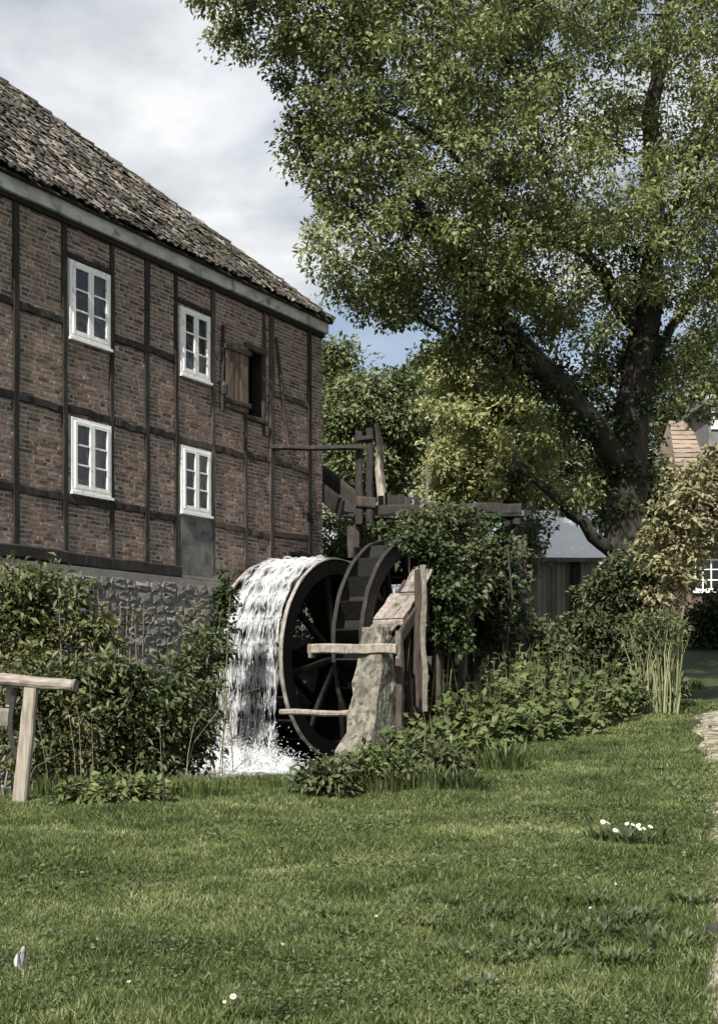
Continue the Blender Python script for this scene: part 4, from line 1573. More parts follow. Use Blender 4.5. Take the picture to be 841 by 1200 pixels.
simple_tree(802, 24.9, [(805, 575, 36, 34), (815, 625, 36, 30), (778, 615, 24, 30), (835, 550, 24, 30), (765, 650, 24, 20), (850, 600, 24, 40), (796, 665, 26, 24), (780, 690, 22, 20)], 110, 44, .15, .3, 'leaf_tan', 'small tree with pale tan young leaves before the house', seed=7, trunk_r=.035, px_base=792, bark='stem')
simple_tree(330, 58, [(330, 520, 70, 60), (300, 480, 60, 50)], 60, 100, .3, 1.0, 'leaf_green', 'green tree hidden mostly behind the mill', seed=8)
simple_tree(760, 48, [(760, 590, 50, 50), (720, 560, 50, 46)], 90, 100, .25, .8, 'leaf_deep', 'dark tree behind the trunk of the huge tree', seed=9)

# pale bare trunk by the sluice
pb_ = P(447, 640, 30)
g0 = gz(pb_.x, 30)
bt = empty('bare_trunk', (pb_.x, 30, g0), 0, 'pale barkless tree trunk standing behind the sluice posts', 'tree trunk')
pts = [Vector((0, 0, -.2)), P(447, 640, 30) - bt.location, P(449, 590, 30) - bt.location, P(444, 550, 30) - bt.location, P(445, 520, 30) - bt.location, P(441, 496, 30) - bt.location]
Acc().tube(pts, [.17, .15, .12, .11, .09, .05], 9, jit=.10).obj('trunk', MT['palebark'], bt)
for (px, py, dx, dy) in ((444, 540, 8, -22), (446, 560, -6, -20)):
    q = P(px, py, 30) - bt.location
    Acc().tube([q, q + Vector((dx * .01, 0, -dy * .011)), q + Vector((dx * .021, 0, -dy * .021))], [.06, .045, .02], 6).obj('limb', MT['palebark'], bt)

# ---- shrubs beyond and beside
bush('shrub', 'green shrub filling the gap between mill corner and flume posts', 'shrub', 28.5, [(396, 640, 24, 50), (440, 640, 40, 40), (480, 625, 30, 28)], 70, 90, .13, .4, 'leaf_green', seed=1)
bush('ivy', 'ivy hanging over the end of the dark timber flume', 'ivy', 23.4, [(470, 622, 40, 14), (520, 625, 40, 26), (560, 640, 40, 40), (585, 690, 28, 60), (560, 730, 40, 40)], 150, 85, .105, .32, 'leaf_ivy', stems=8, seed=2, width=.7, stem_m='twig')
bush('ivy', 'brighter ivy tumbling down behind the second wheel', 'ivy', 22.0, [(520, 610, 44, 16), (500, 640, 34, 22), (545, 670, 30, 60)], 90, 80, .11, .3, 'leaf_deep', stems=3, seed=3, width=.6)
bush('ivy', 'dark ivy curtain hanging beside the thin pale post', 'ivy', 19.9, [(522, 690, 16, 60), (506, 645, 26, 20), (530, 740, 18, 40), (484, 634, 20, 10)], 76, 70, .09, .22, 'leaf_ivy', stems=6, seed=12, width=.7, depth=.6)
bush('shrub', 'light green shrub before the pale shed roof', 'shrub', 30.0, [(618, 630, 22, 34), (604, 660, 16, 30)], 40, 70, .13, .34, 'leaf_green', seed=13)
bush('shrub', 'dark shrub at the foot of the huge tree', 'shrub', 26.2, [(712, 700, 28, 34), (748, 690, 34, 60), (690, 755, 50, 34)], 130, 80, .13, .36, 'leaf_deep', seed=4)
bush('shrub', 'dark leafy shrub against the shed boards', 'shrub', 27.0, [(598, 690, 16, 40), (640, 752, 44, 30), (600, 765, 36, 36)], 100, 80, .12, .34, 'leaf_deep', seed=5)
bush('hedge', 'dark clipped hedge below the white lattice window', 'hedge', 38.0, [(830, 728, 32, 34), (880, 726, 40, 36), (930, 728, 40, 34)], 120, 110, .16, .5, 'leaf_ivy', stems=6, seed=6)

# plank wall under the ivy
pw = empty('plank_wall', tuple(P(560, 770, 23.8)), 0, 'dark upright plank wall smothered in ivy below the flume', 'wall')
po = P(560, 770, 23.8)
for i in range(20):
    px = 508 + i * 5.6
    c_, t_ = P(px, 800, 23.8) - po, P(px, 628 + random.uniform(-5, 8), 23.8) - po
    Acc().beam((c_.x, random.uniform(-.015, .015), c_.z), (t_.x, random.uniform(-.015, .015), t_.z), .088, .03, seg=4, jit=.005).obj('plank', MT['tar' if i % 3 else 'oldbeam'], pw)
for py in (650, 730):
    c_, t_ = P(505, py, 23.86) - po, P(620, py, 23.86) - po
    Acc().beam((c_.x, .07, c_.z), (t_.x, .07, t_.z), .06, .1, seg=5).obj('rail', MT['tar'], pw)

for i in range(18):
    px = random.uniform(504, 604)
    y0_, y1_ = random.uniform(615, 660), random.uniform(715, 790)
    Yh = random.uniform(22.4, 23.3)
    a_, b_ = P(px, y0_, Yh) - po, P(px + random.gauss(0, 6), y1_, Yh) - po
    m_ = a_.lerp(b_, .5) + Vector((random.gauss(0, .06), random.gauss(0, .06), 0))
    Acc().tube([a_, a_.lerp(m_, .5), m_, b_], [.018, .022, .02, .012], 5, jit=.1).obj('hanging_stem', MT['oldbeam' if i % 3 else 'twig'], pw)

# ---- shed
sp = P(648, 0, 33)
sg = gz(sp.x, 33)
shed = empty('shed', (sp.x, 33, sg), 0, 'small board shed with a pale grey roof behind the trees', 'shed')


def SH(px, py, Y=33):
    return P(px, py, Y) - Vector((sp.x, 33, sg))


xa, xb_ = SH(612, 0).x, SH(702, 0).x
ze = SH(0, 655).z
zr = SH(0, 598, 35).z
a_ = Acc()
a_.box(xa + .02, xb_ - .02, .05, 4.0, -.6, ze)
a_.obj('wall', MT['shedwood'], shed)
nb_ = 16
for i in range(nb_):
    x = xa + (xb_ - xa) * (i + .5) / nb_
    Acc().beam((x, .025, -.3), (x, .025, ze + .02), (xb_ - xa) / nb_ - .012, .03, seg=3, jit=.003, cham=.05).obj('board', MT['shedwood'], shed)
V = [(xa - .2, -.25, ze - .02), (xb_ + .2, -.25, ze - .02), (xb_ + .2, 2.0, zr), (xa - .2, 2.0, zr), (xa - .2, 4.3, ze - .02), (xb_ + .2, 4.3, ze - .02)]
V += [(x, y, z_ - .07) for x, y, z_ in V]
Acc().add(V, [(0, 1, 2, 3), (3, 2, 5, 4), (6, 9, 8, 7), (9, 10, 11, 8), (0, 6, 7, 1), (4, 5, 11, 10), (0, 3, 9, 6), (3, 4, 10, 9), (1, 7, 8, 2), (2, 8, 11, 5)]).obj('roof', MT['shedroof'], shed)
Acc().beam((xa - .2, -.28, ze - .05), (xb_ + .2, -.28, ze - .05), .04, .12, seg=4, jit=.003).obj('fascia', MT['greywood'], shed)
Acc().beam((SH(674, 0).x, -.03, -.3), (SH(674, 0).x, -.03, ze - .05), .26, .1, seg=5, jit=.004).obj('door_post', MT['tar'], shed)

# ---- house at the right
HY = 45.0
hx0, hx1 = P(803, 0, HY).x, 24.0
hg = gz(14, HY)
house = empty('house', ((hx0 + hx1) / 2, HY, hg), 0, 'brick house with tan tile roof and white windows beyond the hedge', 'house')
ho = Vector(((hx0 + hx1) / 2, HY, hg))


def HH(px, py, Y=HY):
    return P(px, py, Y) - ho


zev = HH(0, 612).z
wx0, wx1 = HH(813, 0).x, HH(852, 0).x
wz0, wz1 = HH(0, 692).z, HH(0, 655).z
L0, L1 = hx0 - ho.x, hx1 - ho.x
a_ = Acc()
for (x0, x1, z0, z1) in ((L0, wx0, -1, zev), (wx1, L1, -1, zev), (wx0, wx1, -1, wz0), (wx0, wx1, wz1, zev)):
    a_.add([(x0, 0, z0), (x1, 0, z0), (x1, 0, z1), (x0, 0, z1)], [(0, 1, 2, 3)])
a_.add([(L0, 0, -1), (L0, 8, -1), (L0, 8, zev), (L0, 0, zev)], [(3, 2, 1, 0)])
a_.add([(L1, 0, -1), (L1, 8, -1), (L1, 8, zev), (L1, 0, zev)], [(0, 1, 2, 3)])
a_.add([(L0, 8, -1), (L1, 8, -1), (L1, 8, zev), (L0, 8, zev)], [(3, 2, 1, 0)])
a_.obj('wall', MT['house_brick'], house)
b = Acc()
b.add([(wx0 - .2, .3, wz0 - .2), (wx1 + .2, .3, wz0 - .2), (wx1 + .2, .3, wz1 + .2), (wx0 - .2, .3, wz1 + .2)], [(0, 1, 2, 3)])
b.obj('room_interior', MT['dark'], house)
hw = Acc()
hw.box(wx0, wx0 + .07, -.04, .06, wz0, wz1).box(wx1 - .07, wx1, -.04, .06, wz0, wz1).box(wx0 + .07, wx1 - .07, -.038, .06, wz1 - .07, wz1).box(wx0 + .07, wx1 - .07, -.038, .06, wz0, wz0 + .08)
hwo = hw.obj('window', MT['white'], house)
for k in range(1, 4):
    x = wx0 + (wx1 - wx0) * k / 4
    Acc().box(x - .022, x + .022, -.03, .03, wz0 + .08, wz1 - .07).obj('glazing_bar', MT['white'], hwo)
for k in range(1, 3):
    z_ = wz0 + (wz1 - wz0) * k / 3
    Acc().box(wx0 + .07, wx1 - .07, -.026, .026, z_ - .02, z_ + .02).obj('glazing_bar', MT['white'], hwo)
Acc().add([(wx0 + .07, .0, wz0 + .08), (wx1 - .07, .0, wz0 + .08), (wx1 - .07, .0, wz1 - .07), (wx0 + .07, .0, wz1 - .07)], [(0, 1, 2, 3)]).obj('pane', MT['glass'], hwo)
Acc().box(wx0 - .1, wx1 + .1, -.12, .05, wz0 - .1, wz0 - .01).obj('sill', MT['white'], hwo)
zrd = HH(0, 490, 48.5).z
V = [(L0 - .35, -1.0, zev - .25), (L1 + .3, -1.0, zev - .25), (L1 - 3, 4, zrd), (L0 + .4, 4, zrd), (L0 - .35, 9, zev - .25), (L1 + .3, 9, zev - .25)]
rf = Acc().add(V, [(0, 1, 2, 3), (3, 2, 5, 4), (0, 3, 4), (1, 5, 2), (0, 4, 5, 1)]).obj('roof', MT['house_tile'], house)
# rows of tiles on the visible slope
for rr in range(22):
    t = rr / 22
    p0 = Vector(V[0]).lerp(Vector(V[3]), t)
    p1 = Vector(V[1]).lerp(Vector(V[2]), t)
    Acc().beam(p0 + Vector((0, 0, .03)), p1 + Vector((0, 0, .03)), .26, .05, seg=30, jit=.012, up=(0, -.7, .7)).obj('tile_row', MT['house_tile'], rf)
# dormer
dx0, dx1 = HH(828, 0, 46.5).x, HH(862, 0, 46.5).x
dz0, dz1 = HH(0, 506, 46.5).z, HH(0, 476, 46.5).z
dm = Acc().box(dx0, dx1, 1.3, 4.5, dz0 - .6, dz1).obj('dormer', MT['house_ridge'], house)
Acc().box(dx0 - .25, dx1 + .25, 1.0, 4.8, dz1 + .005, dz1 + .16).obj('dormer_roof', MT['house_ridge'], dm)
Acc().box(dx0 - .15, dx1 + .15, .95, 1.2, dz1 + .17, dz1 + .33).obj('fascia', MT['white'], dm)
Acc().box(dx0 + .08, dx1 - .08, 1.22, 1.29, dz0 + .05, dz1 - .1).obj('dormer_window', MT['white'], dm)
for k in range(3):
    w_ = (dx1 - dx0 - .3) / 3
    Acc().box(dx0 + .15 + w_ * k + .04, dx0 + .15 + w_ * (k + 1) - .04, 1.20, 1.215, dz0 + .4, dz1 - .2).obj('pane', MT['glass'], dm)

# ---- brambles in front of the foundation
bush('bramble_bush', 'leafy yellow-green bramble climbing the stone foundation', 'bush', 16.4, [(35, 692, 58, 36), (20, 740, 50, 40), (90, 745, 44, 26)], 95, 52, .12, .3, 'leaf_olive', stems=22, seed=21, depth=.5, stem_m='twig', width=.45)
bush('bramble_bush', 'dark tangled bramble with pale bare stems behind the log fence', 'bush', 15.6, [(50, 850, 60, 66), (100, 810, 46, 60), (20, 800, 40, 50), (90, 890, 60, 26)], 120, 48, .115, .3, 'leaf_olive', stems=9, seed=22, depth=.6, stem_m='stem', width=.4)
bush('bramble_bush', 'tall dark bramble between fence and falling water', 'bush', 16.0, [(165, 855, 55, 62), (140, 800, 46, 34), (195, 825, 36, 44), (180, 895, 46, 22)], 140, 48, .115, .3, 'leaf_weed', stems=9, seed=23, depth=.6, stem_m='stem', width=.4)
bush('bramble_bush', 'dark overhanging bramble touching the left edge of the wheel', 'bush', 17.3, [(218, 820, 26, 70), (236, 775, 14, 40), (215, 870, 30, 40)], 90, 50, .11, .26, 'leaf_weed', stems=5, seed=24, depth=.6, stem_m='stem', width=.4)
bush('ivy', 'ivy growing down the stones beside the wheel top', 'ivy', 19.6, [(264, 705, 8, 34), (254, 750, 12, 30)], 26, 60, .08, .2, 'leaf_ivy', stems=6, seed=25, depth=.4, width=.7)


bush('wall_plants', 'sparse dry plants rooted in the stone foundation wall', 'plants', 18.2, [(140, 725, 50, 14), (225, 725, 18, 26)], 14, 22, .10, .2, 'leaf_olive', stems=9, seed=26, depth=.15, stem_m='twig', width=.25)


# bare pale twigs arching out of the brambles
tw = empty('briar', (P(60, 0, 15.0).x, 15.0, gz(P(60, 0, 15.0).x, 15.0)), 0, 'pale leafless briar stems arching before the bramble', 'briar')
rr_ = np.random.default_rng(77)
for i in range(9):
    x = rr_.uniform(-.5, 2.2)
    h_ = rr_.uniform(.7, 1.9)
    l_ = rr_.normal(0, .45)
    y_ = rr_.uniform(-.2, .3)
    z0 = gz(tw.location.x + x, 15 + y_) - tw.location.z
    Acc().tube([(x, y_, z0 - .1), (x + l_ * .15, y_ - .02, z0 + h_ * .4), (x + l_ * .5, y_ - .06, z0 + h_ * .8), (x + l_, y_ - .12, z0 + h_ * .95)], [.006, .005, .004, .0015], 4, cap=False).obj('stem', MT['twig'], tw)


# ---- grass tufts and leafy weeds
def tuft(name, label, cat, x, y, n, h0, spread, w, m, seed, group=None, lean=.5):
    r_ = np.random.default_rng(seed)
    z0 = gz(x, y)
    a_ = r_.uniform(0, 2 * PI, n)
    rr = spread * np.sqrt(r_.uniform(0, 1, n))
    bx, by = rr * np.cos(a_), rr * np.sin(a_)
    bz = hgt(x + bx, y + by) - z0 - .02
    hh = h0 * r_.uniform(.55, 1.15, n)
    ln = hh * r_.uniform(.1, 1, n) * lean
    la = a_ + r_.normal(0, .6, n)
    ww = w * r_.uniform(.7, 1.3, n) * .5
    sx_, sy_ = -np.sin(la), np.cos(la)
    B = np.stack([bx, by, bz], 1)
    S = np.stack([sx_ * ww, sy_ * ww, 0 * ww], 1)
    D = np.stack([np.cos(la) * ln, np.sin(la) * ln, hh], 1)
    M1 = B + D * np.array([.35, .35, .62])
    T = B + D * np.array([1.0, 1.0, .86])
    V = np.stack([B - S * .6, B + S * .6, M1 + S, M1 - S, T], 1).reshape(-1, 3)
    i = np.arange(n)[:, None] * 5
    Fc = np.concatenate([i + np.array([[0, 1, 2]]), i + np.array([[0, 2, 3]]), i + np.array([[3, 2, 4]])], 1).reshape(-1, 3)
    v = np.repeat(np.clip(r_.normal(.5, .25, n), 0, 1), 5)
    o = link(name, np_mesh(name, V, Fc, MT[m], v=v))
    o.location = (x, y, z0)
    return tag(o, label, cat, group)


def gp(px, py, it=30):
    """point of the ground seen at a pixel"""
    Y = 6.0
    for Y in np.arange(4, 40, .05):
        x = (px - 420.5) / F * Y
        if EYE + (795 - py) / F * Y <= gz(x, Y):
            break
    return (px - 420.5) / F * Y, Y


x, y = gp(590, 905)
tuft('daffodil_leaves', 'tall clump of strap leaves below the broad-leaved bush', 'plant', x, y, 190, .50, .34, .022, 'leaf_broad', 3, lean=.7)
x, y = gp(535, 930)
tuft('strap_leaf_clump', 'dark clump of strap leaves in the lawn edge', 'plant', x, y, 170, .34, .36, .02, 'leaf_weed', 4, lean=.8)
x, y = gp(490, 925)
tuft('weed_clump', 'bushy grass clump between pier and dark strap leaves', 'plant', x, y, 420, .36, .6, .02, 'leaf_broad', 5)
x, y = gp(420, 925)
tuft('weed_clump', 'wide tangle of weeds below the pier foot', 'plant', x, y, 560, .36, .7, .02, 'leaf_weed', 6)
for i, (px, py) in enumerate(((60, 932), (95, 935), (130, 934), (165, 938), (200, 935), (235, 936), (330, 925), (370, 930), (450, 905), (640, 890))):
    x, y = gp(px, py)
    lab_ = 'long pale grass tuft before the dark bramble on the bank' if i < 6 else 'grass tuft at the pool edge below the falling water' if i < 8 else ('grass tuft beside the flared pier foot', 'grass tuft below the broad-leaved thicket')[i - 8]
    tuft('grass_tuft', lab_, 'grass tuft', x, y, 190, .30 if i < 6 else .22, .30, .010, 'grass', 40 + i, group='grass tufts before the bramble' if i < 6 else 'grass tufts at the pool edge' if i < 8 else None, lean=.5)
WEEDS = ((340, 1068, .07), (505, 1085, .08), (530, 1062, .08), (620, 1120, .1), (655, 1110, .1), (585, 1130, .09), (715, 1085, .09), (755, 1100, .09), (670, 990, .08), (760, 1000, .09), (790, 960, .1), (810, 1060, .1), (440, 1040, .06), (420, 1095, .07), (575, 1075, .09), (690, 1095, .09), (600, 1105, .10), (640, 1085, .09), (470, 1060, .08), (700, 1060, .09), (380, 1075, .07), (540, 1120, .08), (660, 1040, .08), (740, 1080, .09), (250, 1020, .06), (480, 1010, .07),
         (770, 905, .12), (820, 1000, .1), (790, 1110, .1), (620, 960, .07), (730, 1130, .09), (300, 1190, .07), (560, 1160, .07))
for i, (px, py, h_) in enumerate(WEEDS):
    x, y = gp(px, py)
    tuft('lawn_weed', 'low dark broad-leaved weed rosette in the lawn', 'weed', x, y, 130, h_, .17, .017, 'leaf_weed', 70 + i, group='weed rosettes in the lawn', lean=1.0)


# nettles and ground elder along the bank
for i, (px, py, rx, ry, lab) in enumerate(((385, 915, 30, 22, 'low nettle patch at the foot of the falling water'), (440, 900, 40, 24, 'nettle patch growing round the flared pier foot'),
                                           (505, 892, 40, 22, 'nettle patch between pier and strap-leaved clump'), (140, 928, 60, 13, 'nettle patch under the dark bramble beside the fence'))):
    x, y = gp(px, py + ry)
    bush('nettles', lab, 'nettles', y, [(px, py, rx, ry)], 60, 40, .10, .17, 'leaf_broad' if i % 2 else 'leaf_weed', stems=10, seed=300 + i, depth=1.4, width=.45)


# ---- broad-leaved bush (butterbur, knotweed) below the tree
def broad_plant(px, py, Y, seed, hscale, label, group):
    r_ = np.random.default_rng(seed)
    x = P(px, 0, Y).x
    g = gz(x, Y)
    root = empty('broadleaf_plant', (x, Y, g), 0, label, 'plant', group)
    n = 30
    hscale *= 1.3
    st = Acc()
    pos, ax, sz = [], [], []
    for k in range(n):
        a_ = r_.uniform(0, 2 * PI)
        rr = .6 * math.sqrt(r_.uniform(0, 1))
        h_ = hscale * r_.uniform(.45, 1.0) * (1 - .35 * rr)
        bx, by = rr * .6 * math.cos(a_), rr * .6 * math.sin(a_)
        z0 = gz(x + bx, Y + by) - g - .05
        tip = Vector((rr * 1.15 * math.cos(a_), rr * 1.15 * math.sin(a_), h_))
        st.tube([(bx, by, z0), (bx + (tip.x - bx) * .4, by + (tip.y - by) * .4, z0 + (h_ - z0) * .6), tip], [.009, .007, .004], 4, cap=False)
        for q in range(15):
            t = r_.uniform(.15, 1.0)
            p = Vector((bx, by, z0)).lerp(tip, t)
            d_ = rand_dirs(1, r_)[0]
            d_[2] = d_[2] * .5 - .15
            pos.append(tuple(p))
            ax.append(d_)
            sz.append(r_.uniform(.10, .22))
    st.obj('stems', MT['stem'], root)
    V, Fc, v = leaves(np.array(pos), np.array(ax), np.array(sz), r_, width=.6, fold=.08, upb=.6)
    link('foliage', np_mesh('foliage', V, Fc, MT['leaf_broad'], v=v), root)


spots = [(515, 842, 18.6, .75), (548, 828, 19.4, .95), (582, 815, 20.2, 1.05), (520, 812, 20.0, 1.0), (615, 806, 20.8, 1.15), (560, 800, 21.2, 1.3), (648, 800, 21.4, 1.2), (600, 782, 22.0, 1.45),
         (680, 806, 21.8, .95), (635, 776, 22.8, 1.5), (670, 786, 22.6, 1.3), (705, 812, 22.4, .8), (700, 790, 23.2, 1.1), (500, 856, 18.2, .5), (545, 850, 18.6, .5), (610, 846, 19.6, .55),
         (665, 835, 20.6, .55), (725, 800, 23.6, .85), (575, 842, 19.2, .6), (640, 830, 20.2, .7)]
for i, (px, py, Y, hs) in enumerate(spots):
    kind_ = 'low broad-leaved plant at the grassy front edge of the thicket' if hs < .7 else 'tall broad-leaved plant at the back of the thicket by the shrubs' if hs > 1.15 else 'knee-high broad-leaved plant in the middle of the thicket'
    broad_plant(px, py, Y, 200 + i, hs, kind_, 'low thicket plants' if hs < .7 else 'tall thicket plants' if hs > 1.15 else 'middle thicket plants')

# ---- bundle of canes
cx_, cy_ = P(770, 0, 24.2).x, 24.2
cg = gz(cx_, cy_)
cn = empty('cane_clump', (cx_, cy_, cg), 0, 'upright clump of pale green canes beside the sandy path', 'canes')
r_ = np.random.default_rng(8)
for i in range(64):
    x = r_.uniform(-.50, .46)
    y_ = r_.uniform(-.35, .35)
    h_ = r_.uniform(1.2, 1.95)
    l_ = r_.normal(0, .12)
    z0 = gz(cx_ + x, cy_ + y_) - cg
    Acc().tube([(x * .8, y_, z0 - .1), (x + l_ * .2, y_, z0 + h_ * .35), (x + l_ * .7, y_, z0 + h_ * .7), (x + l_ * 1.4 + r_.normal(0, .04), y_ - .05, z0 + h_)], [.013, .012, .010, .005], 5, cap=False).obj('cane', MT['cane'], cn)
C_ = np.stack([r_.uniform(-.55, .5, 40), r_.uniform(-.35, .35, 40), r_.uniform(1.35, 2.1, 40)], 1)
link('foliage', crown_mesh('foliage', C_, np.full(40, .26), 46, .11, MT['leaf_green'], r_, width=.35, drop=.4), cn)
C_ = np.stack([r_.uniform(-.55, .5, 16), r_.uniform(-.35, .35, 16), r_.uniform(.3, 1.2, 16)], 1)
link('foliage', crown_mesh('foliage', C_, np.full(16, .22), 22, .12, MT['leaf_green'], r_, width=.2, drop=.4), cn)

# low leafy growth between canes and path
for i, (px, py) in enumerate(((750, 818), (785, 815), (800, 806), (725, 835))):
    x, y = gp(px, py)
    tuft('weed_clump', 'leafy weeds round the foot of the cane clump', 'plant', x, y, 220, .28, .45, .03, 'leaf_weed', 140 + i, group='weeds at the foot of the canes', lean=1.1)

# ---- white flowers
def flower(parent, p, s, r_):
    a_ = Acc()
    nrm = Vector((r_.normal(0, .3), -.5 + r_.normal(0, .2), .8)).normalized()
    q = nrm.to_track_quat('Z', 'Y')
    for k in range(9):
        t = 2 * PI * k / 9
        pts = [Vector((.2 * math.cos(t), .2 * math.sin(t), .02)), Vector((.7 * math.cos(t - .25), .7 * math.sin(t - .25), .12)), Vector((1.0 * math.cos(t), 1.0 * math.sin(t), .05)), Vector((.7 * math.cos(t + .25), .7 * math.sin(t + .25), .12))]
        a_.add([p + q @ (v_ * s) for v_ in pts], [(0, 1, 2, 3)])
    o = a_.obj('flower', MT['petal'], parent)
    Acc().tube([p + q @ Vector((0, 0, -.05 * s)), p + q @ Vector((0, 0, .2 * s))], [.27 * s, .16 * s], 7).obj('flower_eye', MT['pollen'], o)


x, y = gp(735, 990)
z0 = gz(x, y)
fc = empty('flower_clump', (x, y, z0), 0, 'clump of white flowers among dark leaves in the lawn by the path', 'flowers')
r_ = np.random.default_rng(31)
for k in range(9):
    flower(fc, Vector((r_.uniform(-.2, .2), r_.uniform(-.12, .1), r_.uniform(.10, .19))), r_.uniform(.02, .032), r_)
t_ = tuft('leaves', None, None, x, y, 200, .17, .34, .026, 'leaf_weed', 33, lean=1.0)
t_.location = (0, 0, 0)
t_.parent = fc
daisies = ((272, 1183), (262, 1191), (720, 1045), (690, 1075), (440, 1085), (150, 1165), (95, 1030), (330, 1120), (820, 1130))
for i, (px, py) in enumerate(daisies):
    x, y = gp(px, py)
    z0 = gz(x, y)
    dz_ = empty('daisy', (x, y, z0), 0, 'single white daisy in the short lawn', 'daisy', 'white daisies in the lawn')
    Acc().tube([(0, 0, -.02), (.004, 0, .05)], .0018, 4).obj('stem', MT['stem'], dz_)
    flower(dz_, Vector((.004, 0, .045)), .016 if i == 0 else .009, r_)

# ---- curled pale leaf standing in the grass, small dark lump, stick
x, y = gp(26, 1142)
lf = empty('curled_leaf', (x, y, gz(x, y)), .3, 'curled pale grey leaf standing upright in the short lawn', 'leaf')
V = []
for i in range(9):
    t = i / 8
    w_ = .015 * math.sin(PI * (.12 + .8 * t)) + .004
    for k in range(5):
        u = k / 4 * 2 - 1
        V.append((u * w_ + .012 * t * t, .018 * u * u - .02 * t * t + .006 * math.sin(u * 6), .005 + .115 * t))
Fc = [(i * 5 + k, i * 5 + k + 1, (i + 1) * 5 + k + 1, (i + 1) * 5 + k) for i in range(8) for k in range(4)]
MT['dryleaf'] = mat('dry_leaf', [(0.42, (0.06, 0.06, 0.06)), (0.6, (0.55, 0.55, 0.54))], scale=14, stretch=(6, 1, .6), bump=.4, bscale=80, trans=.15)
Acc().add(V, Fc).obj('blade', MT['dryleaf'], lf, smooth=True)
V2 = [(a_ - .018, b_ + .012, c_ * .8) for a_, b_, c_ in V]
Acc().add(V2, Fc).obj('curled_edge', MT['dryleaf'], lf, smooth=True)
Acc().tube([(0, 0, -.01), (.002, 0, .02)], .002, 4).obj('stalk', MT['twig'], lf)

x, y = gp(841, 1100)
rs = np.random.default_rng(3)
V, Fc = stone_shape(.07, .045, .05)
st_ = Acc()
st_.add([(v_[0], v_[2] * .9, -v_[1] * 1.0) for v_ in V], Fc)
so_ = st_.obj('dark_lump', mat('dark_lump', [(0.3, (0.02, 0.02, 0.018)), (0.7, (0.05, 0.048, 0.042))], scale=8, bump=.6))
so_.location = (x, y, gz(x, y) + .02)
tag(so_, 'small dark lump lying at the edge of the worn path', 'stone')
x, y = gp(192, 952)
sk = empty('stick', (x, y, gz(x, y)), 0, 'thin dark twig stuck upright at the stream bank', 'twig')
Acc().tube([(0, 0, -.05), (.006, 0, .2), (-.004, 0, .42)], [.012, .011, .008], 6).obj('shaft', MT['bark'], sk)

# ------------------------------------------------------------------ lawn grass
def vnoise(x, y, seed):
    g = np.random.default_rng(seed).uniform(0, 1, (64, 64))
    xi, yi = np.floor(x).astype(int), np.floor(y).astype(int)
    fx_, fy_ = x - xi, y - yi
    fx_, fy_ = fx_ * fx_ * (3 - 2 * fx_), fy_ * fy_ * (3 - 2 * fy_)
    a_, b_ = g[xi % 64, yi % 64], g[(xi + 1) % 64, yi % 64]
    c_, d_ = g[xi % 64, (yi + 1) % 64], g[(xi + 1) % 64, (yi + 1) % 64]
    return (a_ * (1 - fx_) + b_ * fx_) * (1 - fy_) + (c_ * (1 - fx_) + d_ * fx_) * fy_


def clover():
    r_ = np.random.default_rng(17)
    N = 260000
    Y = 3.8 + 13 * r_.uniform(0, 1, N) ** 1.2
    X = r_.uniform(-1, 1, N) * (.30 * Y + 1.2)
    d = .5 * vnoise(X * 1.3 + 7, Y * 1.3, 5) + .3 * vnoise(X * 4, Y * 4, 6) + .2 * np.clip((X + 1) / 4, 0, 1)
    k = (r_.uniform(0, 1, N) < np.clip((d - .43) * 3, 0, 1) * .8) & (hgt(X, Y) > -.1)
    X, Y = X[k], Y[k]
    n = len(X)
    pos = np.stack([X, Y, hgt(X, Y) + r_.uniform(.01, .045, n)], 1)
    ax = rand_dirs(n, r_)
    ax[:, 2] = ax[:, 2] * .3 + .1
    V, Fc, v = leaves(pos, ax, r_.uniform(.010, .028, n) * np.clip(Y / 6, 1, 2.2), r_, width=.75, fold=.1, upb=1.2)
    o = link('clover', np_mesh('clover', V, Fc, MT['leaf_clover'], v=v))
    tag(o, 'patches of clover and small broad leaves in the lawn', 'clover', kind='stuff')


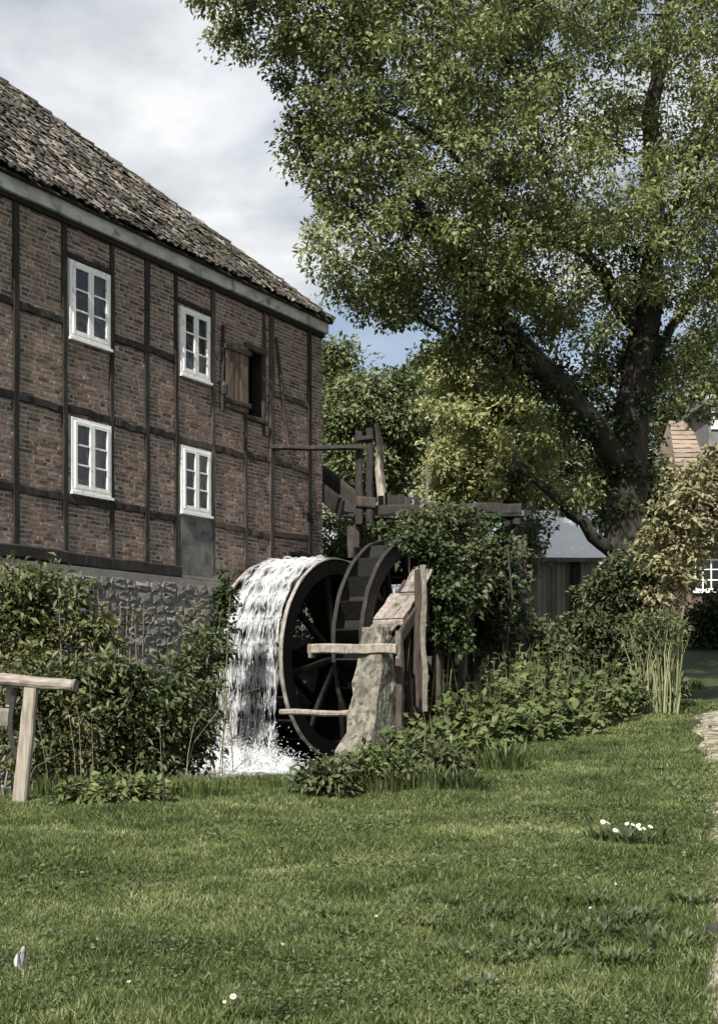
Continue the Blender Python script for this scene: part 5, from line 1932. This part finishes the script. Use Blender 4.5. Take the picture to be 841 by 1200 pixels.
def lawn():
    r_ = np.random.default_rng(99)
    N = 2100000
    Y = 3.6 + 22.5 * r_.uniform(0, 1, N) ** 1.35
    half = .30 * Y + 1.6
    X = r_.uniform(-1, 1, N) * half
    dens = np.where(Y < 7, 1.0, (7 / Y) ** 1.35) * (half / 9.0) * (Y - 3.4) ** .26
    dens = dens / dens.max()
    keep = r_.uniform(0, 1, N) < dens * 1.0
    X, Y = X[keep], Y[keep]
    dx, dy = X - P0.x, Y - P0.y
    s = -(dx * DW.x + dy * DW.y)
    o = dx * NW.x + dy * NW.y
    z = hgt(X, Y)
    ok = (o > 2.2) & (z > -.2)
    pd = path_d(X, Y)
    ok &= (pd > 0) | (r_.uniform(0, 1, len(X)) < np.where(Y < 17, .55, .06))
    ok &= (pd > .5) | (r_.uniform(0, 1, len(X)) < .62)
    X, Y, z = X[ok], Y[ok], z[ok]
    n = len(X)
    patch = .55 * vnoise(X * 1.1, Y * 1.1, 1) + .45 * vnoise(X * 3.3, Y * 3.3, 2)
    fine = vnoise(X * 11, Y * 9, 3)
    patch = np.clip((patch - .5) * 1.7 + .5, 0, 1)
    sc_ = np.clip((Y / 7) ** .75, .8, 3)
    hh = r_.uniform(.014, .046, n) * (.5 + .5 * patch + .75 * fine) * np.clip(sc_, 1, 1.7)
    bank = sst(13.6, 15.2, Y) * (X < 1.0)
    hh = hh * (1 + .6 * bank * patch)
    w = r_.uniform(.0034, .0078, n) * sc_
    la = r_.uniform(0, 2 * PI, n)
    ln = hh * r_.uniform(.1, 1.2, n)
    B = np.stack([X, Y, z - .006], 1)
    sa = r_.uniform(0, 2 * PI, n)
    S = np.stack([np.cos(sa) * w, np.sin(sa) * w, 0 * w], 1)
    D = np.stack([np.cos(la) * ln, np.sin(la) * ln, hh], 1)
    V = np.stack([B - S, B + S, B + D], 1).reshape(-1, 3)
    Fc = np.arange(n * 3).reshape(-1, 3)
    v = np.clip(r_.normal(.47, .30, n) - .55 * (patch - .5) + .5 * (fine - .5), 0, 1)
    v = np.where(r_.uniform(0, 1, n) < .06, r_.uniform(.9, 1.25, n), v)
    print('grass blades', n)
    ob = link('lawn_grass', np_mesh('lawn_grass', V, Fc, MT['grass'], v=np.repeat(v, 3)))
    tag(ob, 'short green lawn grass covering the yard', 'grass', kind='stuff')


lawn()
clover()

# far meadow grass and wood closing the view
rf_ = np.random.default_rng(55)
C_ = []
for k in range(260):
    x = rf_.uniform(-60, 75)
    C_.append((x, 92 + rf_.uniform(-4, 6), 1.5 + rf_.uniform(0, 8.5) * (.8 + .3 * math.sin(x * .21))))
C_ = np.array(C_)
wo = link('far_wood', crown_mesh('far_wood', C_, rf_.uniform(1.2, 2.6, len(C_)), 130, .5, MT['leaf_deep'], rf_))
tag(wo, 'far dark wood closing the view behind the yard', 'wood', kind='stuff')
